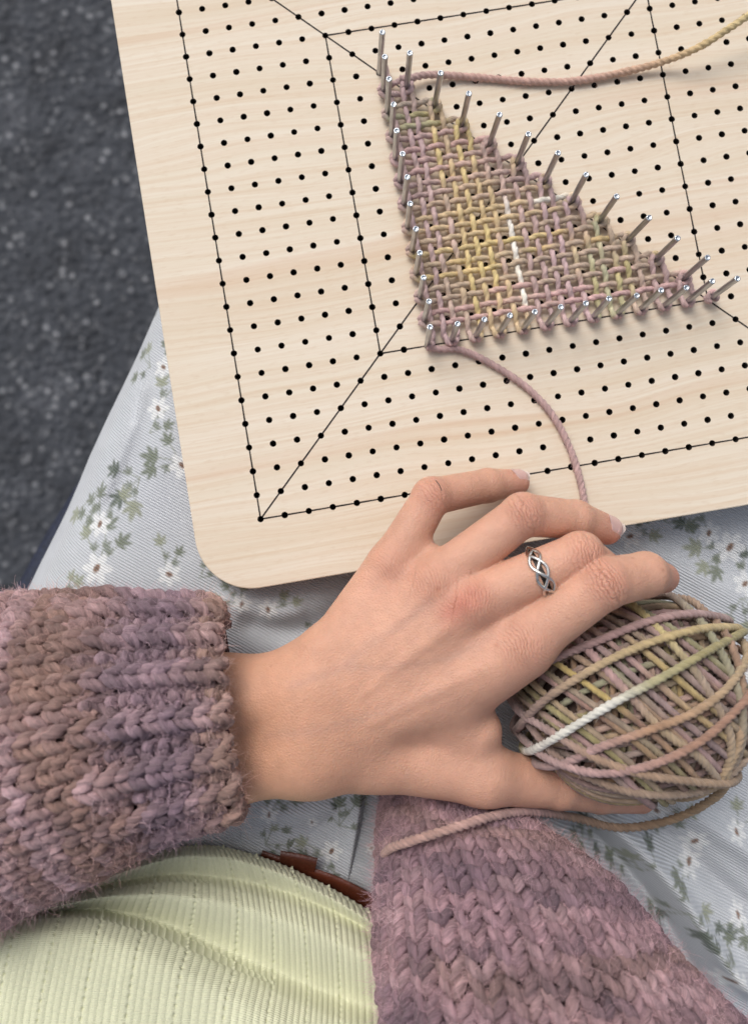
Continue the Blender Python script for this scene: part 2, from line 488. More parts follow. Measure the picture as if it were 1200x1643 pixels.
# ================================================================== WOVEN TRIANGLE
MAUVE, PINK, TAUPE = lin(176, 150, 146), lin(190, 156, 152), lin(178, 157, 139)
YEL, OLIVE, TAN, WHT, GRN, LIL = lin(206, 186, 126), lin(172, 160, 116), lin(192, 168, 136), lin(236, 233, 222), lin(172, 168, 140), lin(182, 156, 156)
GOLD = lin(190, 160, 104)
def pal(x, stops):
    xs = [s[0] for s in stops]; cs = np.array([s[1] for s in stops])
    return np.stack([np.interp(x, xs, cs[:, k]) for k in range(3)], -1)
warp_stops = [(8, MAUVE), (9.1, LIL), (9.7, TAUPE), (10.1, TAN), (10.5, YEL*.6+TAN*.4), (11.0, YEL*.7+TAN*.3), (11.4, TAN), (12.0, TAN), (12.2, MAUVE), (13, MAUVE), (14.2, LIL), (15, MAUVE), (15.4, TAN),
              (15.7, GRN), (16.2, OLIVE), (16.6, TAUPE), (18, MAUVE), (20, MAUVE)]
weft_stops = [(6, PINK), (7.2, PINK), (7.6, TAUPE), (8.4, TAUPE), (8.9, TAUPE), (9.2, YEL*.6+TAN*.4), (9.7, GOLD*.5+TAN*.5), (10.1, TAUPE), (10.4, TAN), (11.1, TAN), (11.4, TAN), (12.1, MAUVE), (12.6, MAUVE), (14.4, PINK), (15.0, MAUVE),
              (15.6, OLIVE), (16.2, GRN), (16.7, MAUVE), (18, MAUVE)]
wt = empty('woven_triangle', (8, 6, .02))
tag(wt, 'mauve and olive handwoven wool triangle stretched between the steel pegs', 'weaving')
ZW, AMP, YR = .31, .08, .120
wj = np.random.default_rng(21)
jx = wj.normal(0, .035, 40); jy = wj.normal(0, .035, 40)
def vx(a): return 8.25+.5*a
def hy(b_): return 6.25+.5*b_
whiteV = {8: (6.6, 11.6)}; 
def weave_col(P, s, a, seed):
    f1 = fourier(seed, 6, .5, 3)(s)[:, None]; f2 = fourier(seed+99, 6, .3, 1.2)(s)[:, None]
    # part of the strand that runs upward takes the warp palette, the rest the weft palette
    d = np.gradient(P, axis=0); vert = smooth(np.abs(d[:, 1])/(np.abs(d[:, 0])+np.abs(d[:, 1])+1e-9), .3, .7)[:, None]
    c = pal(P[:, 0]+.75*f2[:, 0], warp_stops)*vert+pal(P[:, 1]+.8*f2[:, 0], weft_stops)*(1-vert)
    wv = (np.exp(-((P[:, 0]-12.3)/.2)**2)*smooth(P[:, 1], 6.4, 7.2)*(1-smooth(P[:, 1], 10.6, 12.2)))[:, None]*vert
    wh = (np.exp(-((P[:, 1]-11.3)/.22)**2)*smooth(P[:, 0], 12.9, 13.5)*(1-smooth(P[:, 0], 14.4, 15.2)))[:, None]*(1-vert)
    c = c+(WHT-c)*np.clip(wv+wh, 0, 1)*.85
    yl = (np.exp(-((P[:, 1]-9.7)/.35)**2)*(1-smooth(P[:, 0], 11.5, 13.5)))[:, None]*(1-vert)*.45
    c = c+(YEL-c)*yl
    gold = .34*np.exp(-((P[:, 0]-11.0)/1.5)**2-((P[:, 1]-10.6)/3.4)**2)[:, None]
    c = c+(lin(204, 182, 126)-c)*gold*(1-np.clip(wv+wh, 0, 1))
    return c*(1.3+.10*f1)
strands = []
for n in range(13):
    for side in (-1, 1):
        a = 2*n+(0 if side > 0 else -1)               # column index
        ytop = 18-n
        b_row = None
        x = 8+n+.25*side
        if a < 0 or a > 23: continue
        # left strand comes back as the row under the peg, right strand as the row over it
        row = ytop+(-.25 if side < 0 else .25); b_row = int(round((row-6.25)/.5))
        pts = []
        # half loop round the bottom peg
        pts.append((8+n+.0*side, 6-.21, ZW-.02)); pts.append((8+n+.17*side, 6-.10, ZW)); pts.append((x-.03*side, 6.12, ZW))
        nb = int((ytop-6)/.5)
        for b2 in range(0, nb):
            y = hy(b2)
            if y > ytop-.2: break
            sgn = 1 if (a+b2) % 2 == 0 else -1
            xx = vx(a)+jx[a]*min(1, b2*.4)+wj.normal(0, .015)
            pts.append((xx, y+wj.normal(0, .015), ZW+sgn*AMP))
            pts.append((xx, y+.25, ZW))
        if n > 0 or side > 0:
            if side < 0:
                pts += [(8+n-.2, ytop-.05, ZW+.06), (8+n-.12, ytop+.16, ZW+.1), (8+n+.08, ytop+.2, ZW+.1), (8+n+.2, ytop+.02, ZW+.08), (8+n+.1, ytop-.2, ZW+.02)]
            else:
                pts += [(8+n+.22, ytop-.08, ZW-.02), (8+n+.17, ytop+.14, ZW-.04), (8+n-.02, ytop+.22, ZW-.04)]
        if 0 <= b_row <= 23:
            for a2 in range(int((8+n-8.25)/.5)+1, -1, -1):
                xx = vx(a2)
                if xx > 8+n-.15: continue
                sgn = -1 if (a2+b_row) % 2 == 0 else 1
                yy = hy(b_row)+jy[b_row]*min(1, a2*.4)+wj.normal(0, .015)
                pts.append((xx+.25, yy, ZW)) if xx+.25 < 8+n-.2 else None
                pts.append((xx+wj.normal(0, .015), yy, ZW+sgn*AMP))
            jp = ytop if True else 0
            pts.append((8.06, row-.03*(-side), ZW)); pts.append((7.9, row+(.1 if side < 0 else -.1), ZW)); pts.append((7.79, ytop, ZW-.02))
        P = np.array([p for p in pts if p is not None])
        P = P[np.r_[True, np.linalg.norm(np.diff(P, axis=0), axis=1) > 1e-3]]
        sd = 300+a
        strands.append(strand('yarn_strand', P, YR, lambda Q, s, a=a, sd=sd: weave_col(Q, s, a, sd), M_yarn, wt, seed=sd, step=.055, sides=12, plies=2, pitch=.7, slub=.10, groove=(.26, .76)))
# the tail to the right of the frame and the tail that runs down to the hand
tp = [(600+40, 118+8, .42), (655, 126, .45), (690, 120, .32), (760, 124, .16), (850, 131, .16), (920, 130, .18), (990, 118, .2), (1060, 100, .4), (1120, 76, .9), (1170, 45, 1.3), (1215, 15, 1.6), (1260, -15, 1.9)]
P = np.array([W(*p) for p in tp])
tl = strand('working_yarn', P, .150, lambda Q, s: pal(s, [(0, MAUVE*1.1), (3, lin(204, 166, 154)), (8, lin(206, 168, 152)), (10.5, lin(208, 172, 144)), (13, lin(214, 188, 142)), (16, lin(218, 200, 150))])*(1+.06*fourier(5, 6, .5, 3)(s)[:, None]), M_yarn, wt, seed=5, step=.05, sides=14, plies=3, pitch=.8)
strands.append(tl)
tp = [(684, 556, .3), (700, 560, .2), (740, 562, .15), (790, 585, .16), (845, 622, .16), (885, 665, .16), (912, 715, .16), (930, 770, .16), (937, 812, .18), (935, 850, .2), (930, 905, -.6)]
P = np.array([W(*p) for p in tp])
tl2 = strand('yarn_tail', P, .150, lambda Q, s: np.repeat((MAUVE*.5+PINK*.65)[None], len(s), 0)*(1+.08*fourier(6, 6, .5, 3)(s)[:, None]), M_yarn, wt, seed=6, step=.05, sides=14, plies=3, pitch=.8)
strands.append(tl2)
p, q, c = mesh_samples(strands, 11000, 3, up=-.2)
fuzz('loose_fibre', p, q, c*1.25, .42, .0042, wt, 4, 6, .8)

# ================================================================== PERSON
person = empty('person', W(500, 1300, -12))
tag(person, 'seated person in mauve knit sweater, green ribbed top and floral trousers, hand on yarn ball', 'person')

# ------------------------------------------------------------------ hand: one continuous skin from a distance field
def J(px, py, z, r): return (W(px, py, z), r)
def cone(P, a, b):
    (pa, ra), (pb, rb) = a, b
    d = (pb-pa).astype(np.float32); pa = pa.astype(np.float32)
    x = P[0]-pa[0]; y = P[1]-pa[1]; z = P[2]-pa[2]; dd = np.float32(1/(d@d))
    t = np.clip((x*d[0]+y*d[1]+z*d[2])*dd, 0, 1)
    x = x-t*d[0]; y = y-t*d[1]; z = z-t*d[2]
    return np.sqrt(x*x+y*y+z*z)-(np.float32(ra)+t*np.float32(rb-ra))
def ball(P, c, r):
    return np.sqrt((P[0]-np.float32(c[0]))**2+(P[1]-np.float32(c[1]))**2+(P[2]-np.float32(c[2]))**2)-np.float32(r)
def smin(a, b, k):
    k = np.float32(k); h = np.maximum(k-np.abs(a-b), 0)/k; return np.minimum(a, b)-h*h*(k*np.float32(.25))
def smins(L, k):
    o = L[0]
    for x in L[1:]: o = smin(o, x, k)
    return o
PINKY = [J(628, 908, 2.7, .86), J(692, 797, 2.75, .71), J(782, 779, 1.5, .66), J(828, 774, .78, .53)]
RING = [J(694, 938, 3.35, .92), J(838, 826, 4.0, .77), J(922, 834, 3.1, .72), J(973, 850, 2.35, .57)]
MIDL = [J(758, 966, 3.75, .96), J(930, 890, 4.35, .79), J(985, 928, 2.9, .68), J(1000, 940, 1.5, .55)]
INDX = [J(834, 1034, 3.75, 1.0), J(966, 936, 4.75, .90), J(1034, 922, 4.05, .80), J(1063, 927, 3.2, .56)]
THMB = [J(600, 1205, 1.9, 1.35), J(775, 1243, 2.0, 1.06), J(895, 1260, .9, .88), J(960, 1271, .1, .80), J(1026, 1280, -.6, .62)]
CARP = [J(500, 1105, 2.3, 1.42), J(500, 1205, 2.2, 1.42), J(350, 1125, 1.9, 1.60), J(350, 1222, 1.8, 1.55), J(200, 1130, 1.7, 1.8), J(200, 1225, 1.6, 1.7)]
def lerpJ(a, b, t, r=None): return (a[0]*(1-t)+b[0]*t, r if r is not None else a[1]*(1-t)+b[1]*t)
def hand_sdf(P):
    P = np.ascontiguousarray(np.asarray(P, np.float32).T)
    arm = smins([cone(P, CARP[0], CARP[2]), cone(P, CARP[1], CARP[3]), cone(P, CARP[2], CARP[4]), cone(P, CARP[3], CARP[5]), cone(P, CARP[0], CARP[1])], .7)
    meta = []
    for F_, c, k in ((PINKY, CARP[0], .0), (RING, CARP[0], .35), (MIDL, CARP[0], .65), (INDX, CARP[1], .25)):
        root = lerpJ(CARP[0], CARP[1], k) if F_ is not INDX else lerpJ(CARP[0], CARP[1], .9)
        root = (root[0]+np.array([0, 0, .15]), 1.22)
        meta.append(cone(P, root, (F_[0][0], F_[0][1]*1.04)))
    palm = smins(meta, .75)
    # palm filling below the knuckles, and the webs between the finger roots
    palm = smin(palm, cone(P, J(560, 1080, 1.9, 1.3), J(780, 1070, 2.5, 1.15)), .8)
    palm = smin(palm, cone(P, J(640, 960, 2.3, .9), J(815, 1045, 3.0, .95)), .6)
    for A, B, ta, tb in ((PINKY, RING, .36, .20), (RING, MIDL, .26, .16), (MIDL, INDX, .34, .24)):
        a = lerpJ(A[0], A[1], ta, .50); b = lerpJ(B[0], B[1], tb, .50)
        a = (a[0]-np.array([0, 0, .25]), a[1]); b = (b[0]-np.array([0, 0, .25]), b[1])
        palm = smin(palm, cone(P, a, b), .35)
    # thumb muscle and the fold between thumb and index finger
    th = smins([cone(P, THMB[0], THMB[1]), cone(P, J(560, 1165, 2.2, 1.35), THMB[0])], .6)
    palm = smin(palm, th, .8)
    palm = smin(palm, cone(P, J(690, 1130, 2.4, 1.2), J(762, 1172, 2.35, .95)), .8)
    palm = smin(palm, cone(P, J(735, 1110, 2.9, 1.05), INDX[0]), .7)
    body = smin(arm, palm, 1.3)
    out = None
    for F_, k in ((PINKY, .38), (RING, .40), (MIDL, .42), (INDX, .5), (THMB[1:], .6)):
        segs = [cone(P, F_[i], F_[i+1]) for i in range(len(F_)-1)]
        # finger pads and knuckle swellings
        f = smins(segs, .16)
        if F_ is not THMB[1:] and len(F_) == 4:
            kn = ball(P, F_[1][0]+np.array([0, 0, .10]), F_[1][1]*.91)
            f = smin(f, kn, .22)
        u = smin(body, f, k)
        out = u if out is None else smin(out, u, .07)
    # knuckle heads and tendons on the back of the hand
    for F_, r in ((PINKY, .62), (RING, .64), (MIDL, .72), (INDX, .70)):
        c = F_[0][0]+np.array([0, 0, F_[0][1]*.42])
        out = smin(out, ball(P, c, r), .30)
    for F_, k in ((RING, .35), (MIDL, .6), (INDX, .85)):
        a = lerpJ(CARP[0], CARP[1], k)[0]+np.array([0, 0, 1.28]); b = F_[0][0]+np.array([0, 0, F_[0][1]*.86])
        out = smin(out, cone(P, (a*.7+b*.3, .11), (b, .14)), .28)
    # wrist bone
    out = smin(out, ball(P, W(520, 1040, 3.0), .75), .5)
    return out

def surface_nets(f, lo, hi, h):
    n = np.ceil((hi-lo)/h).astype(int)+1
    ax = [lo[k]+h*np.arange(n[k]) for k in range(3)]
    D = np.empty(n, np.float32)
    for i in range(n[0]):
        Yg, Zg_ = np.meshgrid(ax[1], ax[2], indexing='ij')
        P = np.stack([np.full(Yg.size, ax[0][i]), Yg.ravel(), Zg_.ravel()], 1)
        D[i] = f(P).reshape(n[1], n[2])
    S = D < 0
    c = np.zeros(n-1, np.int8)
    for a in (0, 1):
        for b in (0, 1):
            for e in (0, 1): c += S[a:n[0]-1+a, b:n[1]-1+b, e:n[2]-1+e]
    act = (c > 0) & (c < 8)
    idx = -np.ones(act.shape, np.int64); ii = np.argwhere(act); idx[act] = np.arange(len(ii))
    acc = np.zeros((len(ii), 3)); cnt = np.zeros(len(ii))
    corners = [(a, b, e) for a in (0, 1) for b in (0, 1) for e in (0, 1)]
    for p in range(8):
        for q in range(p+1, 8):
            A, B = np.array(corners[p]), np.array(corners[q])
            if np.abs(A-B).sum() != 1: continue
            da = D[tuple((ii+A).T)]; db = D[tuple((ii+B).T)]
            m_ = (da < 0) != (db < 0)
            t_ = np.where(m_, da/(da-db+1e-20), 0)
            acc += np.where(m_[:, None], A+(B-A)*t_[:, None], 0); cnt += m_
    V = lo+h*(ii+acc/cnt[:, None])
    F = []
    for k in range(3):
        sl0 = [slice(1, -1)]*3; sl0[k] = slice(0, -1)
        sl1 = [slice(1, -1)]*3; sl1[k] = slice(1, None)
        a = S[tuple(sl0)]; b = S[tuple(sl1)]
        e = np.argwhere(a != b); base = e+1; base[:, k] -= 1
        ins = a[tuple(e.T)]
        o1, o2 = [(1, 2), (2, 0), (0, 1)][k]
        def g_(d1, d2):
            q = base.copy(); q[:, o1] -= d1; q[:, o2] -= d2; return idx[tuple(q.T)]
        q = np.stack([g_(1, 1), g_(0, 1), g_(0, 0), g_(1, 0)], 1)
        q[~ins] = q[~ins][:, ::-1]
        F.append(q)
    return V, np.vstack(F)

def project(f, P, F, n=2):
    for _ in range(n):
        Nv = np.zeros_like(P); q = P[F]
        fn = np.cross(q[:, 2]-q[:, 0], q[:, 3]-q[:, 1])
        for k in range(4): 
            for c in range(3): Nv[:, c] += np.bincount(F[:, k], fn[:, c], len(P))
        Nv /= np.linalg.norm(Nv, axis=1)[:, None]+1e-12
        P = P-Nv*(f(P)*.9)[:, None]
    return P
def subdivide(V, F):
    E = np.sort(np.vstack([F[:, [0, 1]], F[:, [1, 2]], F[:, [2, 3]], F[:, [3, 0]]]), axis=1)
    U, inv = np.unique(E, axis=0, return_inverse=True); inv = inv.ravel()
    n, m_, q = len(V), len(U), len(F)
    em = V[U].mean(1); fc = V[F].mean(1)
    e = [n+inv[k*q:(k+1)*q] for k in range(4)]; c = n+m_+np.arange(q)
    NF = np.vstack([np.stack([F[:, k], e[k], c, e[(k+3) % 4]], 1) for k in range(4)])
    return np.vstack([V, em, fc]), NF

allP = np.array([j[0] for L in (PINKY, RING, MIDL, INDX, THMB) for j in L])
lo = np.array([W(395, 1180, 2)[0]-3.2, allP[:, 1].min()-2.2, -1.9]); hi = allP.max(0)+1.6
HV, HF = surface_nets(hand_sdf, lo, hi, .10)
HV = project(hand_sdf, HV, HF, 2)
HV, HF = subdivide(HV, HF); HV = project(hand_sdf, HV, HF, 2)
# colour of the skin itself and the knuckle crease coordinates
SK = lin(209, 160, 136)
hc_ = np.repeat(SK[None], len(HV), 0)
nz = fourier2(11, 10, .6, 2.4)(HV[:, 0], HV[:, 1]+.7*HV[:, 2])[:, None]
hc_ = hc_*(1+.035*nz)
def blush(c, p, r, col, k):
    d2 = ((HV-p)**2).sum(1); return c+(col-c)*(k*np.exp(-d2/(r*r)))[:, None]
RED = lin(196, 122, 104)
for F_ in (PINKY, RING, MIDL, INDX):
    hc_ = blush(hc_, F_[1][0]+np.array([0, 0, F_[1][1]]), .75, RED, .30)
    hc_ = blush(hc_, F_[3][0], .8, lin(214, 140, 124), .55)
    hc_ = blush(hc_, F_[0][0]+np.array([0, 0, F_[0][1]]), .9, RED, .22)
for (x, y, k) in ((720, 985, .5), (742, 970, .5), (762, 955, .45)): hc_ = blush(hc_, W(x, y, 4.7), .42, lin(188, 108, 92), k)
hc_ = blush(hc_, THMB[4][0], 1.0, RED, .4)
hc_ = blush(hc_, W(430, 1180, 3.5), 4.0, lin(206, 152, 118), .55)
def vein(c, pts, wd, col, k):
    P = spline(np.array([[x, y, 0.0] for x, y in pts]), 60)
    vx_ = np.stack([CX+FPX*((HV-CAM)@ROT[0])/((HV-CAM)@ROT[2]), CY+FPX*((HV-CAM)@ROT[1])/((HV-CAM)@ROT[2])], 1)
    d2 = np.full(len(HV), 1e9)
    for p in P: d2 = np.minimum(d2, (vx_[:, 0]-p[0])**2+(vx_[:, 1]-p[1])**2)
    return c+(col-c)*(k*np.exp(-d2/(wd*wd))*(HV[:, 2] > 2.0))[:, None]
VE = lin(176, 140, 126)
hc_ = vein(hc_, [(470, 1100), (540, 1075), (600, 1030), (660, 990), (690, 965)], 9, VE, .30)
hc_ = vein(hc_, [(560, 1070), (640, 1070), (720, 1055), (790, 1020)], 8, VE, .26)
hc_ = vein(hc_, [(430, 1180), (520, 1170), (620, 1140), (700, 1110)], 10, VE, .24)
for _ in range(26):                           # small freckles
    p = HV[rng.integers(0, len(HV))]; hc_ = blush(hc_, p, rng.uniform(.04, .08), lin(168, 112, 88), rng.uniform(.25, .6))
kn = np.zeros((len(HV), 3))
for F_, w0 in ((PINKY, .55), (RING, .8), (MIDL, .8), (INDX, 1.0)):
    ax_ = F_[2][0]-F_[0][0]; ax_ /= np.linalg.norm(ax_)
    pc = F_[1][0]; q = HV-pc; s_ = q@ax_
    sd_ = np.cross(ax_, [0, 0, 1.0]); sd_ /= np.linalg.norm(sd_); c_ = q@sd_
    upn = np.cross(sd_, ax_); dorsal = smooth(q@upn if (upn[2] > 0) else -(q@upn), .1, .5)
    wgt = w0*dorsal*np.exp(-(s_/.52)**2)*np.exp(-(c_/.75)**2)*(np.linalg.norm(q, axis=1) < 1.6)
    sp_ = np.sign(s_)*np.sqrt(s_**2+.10*c_**2)
    m_ = wgt > kn[:, 2]; kn[m_] = np.stack([sp_, c_, wgt], 1)[m_]
for F_, w0 in ((PINKY, .5), (RING, .5), (MIDL, .55), (INDX, .8)):
    ax_ = F_[1][0]-F_[0][0]; ax_ /= np.linalg.norm(ax_)
    pc = F_[0][0]+np.array([0, 0, F_[0][1]]); q = HV-pc; s_ = q@ax_
    sd_ = np.cross(ax_, [0, 0, 1.0]); c_ = q@sd_
    wgt = w0*.75*np.exp(-(s_/.7)**2)*np.exp(-(c_/.9)**2)*smooth(q[:, 2], -1.0, -.4)
    m_ = wgt > kn[:, 2]; kn[m_] = np.stack([s_*1.0+.2*np.sin(c_*3), c_, wgt], 1)[m_]
m, t, b = mat_new('skin'); M_skin = m
a = N(t, 'ShaderNodeAttribute', attribute_name='col'); k_ = N(t, 'ShaderNodeAttribute', attribute_name='knuckle')
co = N(t, 'ShaderNodeTexCoord').outputs['Object']
fine = noise(t, co, 1500, 3, .6); mott = noise(t, co, 160, 4, .6)
vo = N(t, 'ShaderNodeTexVoronoi', Scale=900.0); vo.feature = 'DISTANCE_TO_EDGE'; t.links.new(mapping(t, co, (1, 1, 1)), vo.inputs['Vector'])
stretch = noise(t, mapping(t, co, (1, 1, 1), (0, 0, .6)), 420, 4, .65, .4)
sx = N(t, 'ShaderNodeSeparateXYZ'); t.links.new(k_.outputs['Vector'], sx.inputs[0])
wn = noise(t, co, 240, 3, .6)
ph = math_n(t, 'ADD', math_n(t, 'MULTIPLY', sx.outputs[0], 24.0), math_n(t, 'MULTIPLY', wn.outputs[0], 9.0))
ln = math_n(t, 'POWER', math_n(t, 'ABSOLUTE', math_n(t, 'SINE', ph)), .35)
wn2 = noise(t, co, 110, 2)
crease = math_n(t, 'MULTIPLY', math_n(t, 'MULTIPLY', math_n(t, 'SUBTRACT', ln, 1.0), sx.outputs[2]), wn2.outputs[0])
hgt = math_n(t, 'ADD', math_n(t, 'MULTIPLY', fine.outputs[0], .30), math_n(t, 'MULTIPLY', math_n(t, 'MINIMUM', vo.outputs['Distance'], .25), .9))
hgt = math_n(t, 'ADD', hgt, math_n(t, 'MULTIPLY', stretch.outputs[0], .55))
hgt = math_n(t, 'ADD', hgt, math_n(t, 'MULTIPLY', crease, 3.8))
cm = math_n(t, 'MULTIPLY_ADD', mott.outputs[0], .30, .85)
cs = N(t, 'ShaderNodeVectorMath', operation='SCALE'); t.links.new(a.outputs['Color'], cs.inputs[0]); t.links.new(cm, cs.inputs['Scale'])
cc = mixc(t, math_n(t, 'MULTIPLY', crease, -.9), cs.outputs[0], tuple(lin(178, 104, 86)))
t.links.new(cc, b.inputs['Base Color'])
b.inputs['Roughness'].default_value = .48; b.inputs['Specular IOR Level'].default_value = .38
b.inputs['Subsurface Weight'].default_value = .35; b.inputs['Subsurface Radius'].default_value = (.004, .0016, .0008); b.inputs['Subsurface Scale'].default_value = .6
bump(t, b, hgt, .7, .0006)
hand = mk('hand', HV, HF, M_skin, person, col=hc_, attrs={'knuckle': kn})
hand['label'] = 'bare left hand resting on the board and holding the yarn ball'

# fingernails lie on the skin
m, t, b = mat_new('fingernail'); M_nail = m
a = N(t, 'ShaderNodeAttribute', attribute_name='col'); t.links.new(a.outputs['Color'], b.inputs['Base Color'])
b.inputs['Roughness'].default_value = .28; b.inputs['Subsurface Weight'].default_value = .2; b.inputs['Subsurface Scale'].default_value = .3
b.inputs['Coat Weight'].default_value = .25
def nail(F_, up, wd, l0, l1):
    ax_ = F_[-1][0]-F_[-2][0]; ax_ /= np.linalg.norm(ax_)
    up = np.array(up, float); up -= ax_*(up@ax_); up /= np.linalg.norm(up); sd_ = np.cross(ax_, up)
    nu, nv = 26, 17
    base = []; ext = []; us = []; cols = []
    for i in range(nu):
        f = i/(nu-1); s_ = l0+(l1-l0)*f
        hw = wd*(1-.10*(1-f))*(1-.55*max(0, (.16-f)/.16)**2)*(1-.45*max(0, (f-.80)/.20)**2)
        for j in range(nv):
            u = j/(nv-1)*2-1
            sback = s_-(.07*u*u if f > .5 else -.07*u*u*(1-f))
            base.append(F_[-1][0]+ax_*min(sback, F_[-1][1]*.62)+sd_*u*hw); ext.append(max(sback-F_[-1][1]*.62, 0)); us.append(u)
            c = lin(230, 180, 168); c = c+(lin(240, 216, 204)-c)*smooth(np.array(f), .80-.08*u*u, .88-.08*u*u)
            c = c+(lin(230, 190, 182)-c)*(.6*np.exp(-(f/.16)**2)); cols.append(c)
    base = np.array(base); us = np.array(us); lo_ = np.zeros(len(base)); hi_ = np.full(len(base), 1.4)
    for _ in range(20):
        md = (lo_+hi_)/2; ins = hand_sdf(base+up*md[:, None]) < 0
        lo_ = np.where(ins, md, lo_); hi_ = np.where(ins, hi_, md)
    vs = base+up*(lo_+.036*(1-us**6)-.010)[:, None]+ax_*np.array(ext)[:, None]
    top = gridfaces(nu, nv)
    return mk('fingernail', vs, top[:, ::-1], M_nail, hand, col=np.array(cols))
up_img = W(600, 700, 0)-W(600, 800, 0); up_img /= np.linalg.norm(up_img)
rt_img = W(700, 800, 0)-W(600, 800, 0); rt_img /= np.linalg.norm(rt_img)
nail(PINKY, .75*up_img+np.array([0, 0, .62])+.25*rt_img, .38, -.45, .46)
nail(RING, .45*up_img+np.array([0, 0, .85])+.35*rt_img, .42, -.50, .50)

# ------------------------------------------------------------------ trousers: one cloth over both thighs
m, t, b = mat_new('floral_twill'); M_twill = m
a = N(t, 'ShaderNodeAttribute', attribute_name='col'); cl = N(t, 'ShaderNodeAttribute', attribute_name='cloth')
sx = N(t, 'ShaderNodeSeparateXYZ'); t.links.new(cl.outputs['Vector'], sx.inputs[0])
co = N(t, 'ShaderNodeTexCoord').outputs['Object']
wn = noise(t, co, 90, 3, .6)
# diagonal twill ridges, about 0.11 cm apart, crossed by fine threads
ph = math_n(t, 'ADD', math_n(t, 'MULTIPLY', math_n(t, 'ADD', math_n(t, 'MULTIPLY', sx.outputs[0], .62), math_n(t, 'MULTIPLY', sx.outputs[1], .785)), 2*math.pi/.115), math_n(t, 'MULTIPLY', wn.outputs[0], 2.2))
tw = math_n(t, 'MULTIPLY_ADD', math_n(t, 'SINE', ph), .5, .5)
th_ = math_n(t, 'MULTIPLY_ADD', math_n(t, 'SINE', math_n(t, 'MULTIPLY', math_n(t, 'SUBTRACT', math_n(t, 'MULTIPLY', sx.outputs[0], .8), math_n(t, 'MULTIPLY', sx.outputs[1], .6)), 2*math.pi/.075)), .5, .5)
fz = noise(t, co, 1300, 3, .65)
hh = math_n(t, 'ADD', math_n(t, 'MULTIPLY', tw, 1.0), math_n(t, 'ADD', math_n(t, 'MULTIPLY', th_, .35), math_n(t, 'MULTIPLY', fz.outputs[0], .5)))
gap = mixc(t, math_n(t, 'MULTIPLY', math_n(t, 'POWER', math_n(t, 'SUBTRACT', 1.0, tw), 2.0), .34), a.outputs['Color'], tuple(lin(150, 155, 164)))
ft = mixc(t, math_n(t, 'MULTIPLY', fz.outputs[0], .22), gap, tuple(lin(150, 154, 162)))
t.links.new(ft, b.inputs['Base Color']); b.inputs['Roughness'].default_value = .9; b.inputs['Specular IOR Level'].default_value = .15
b.inputs['Sheen Weight'].default_value = .15
bump(t, b, hh, .7, .0006)

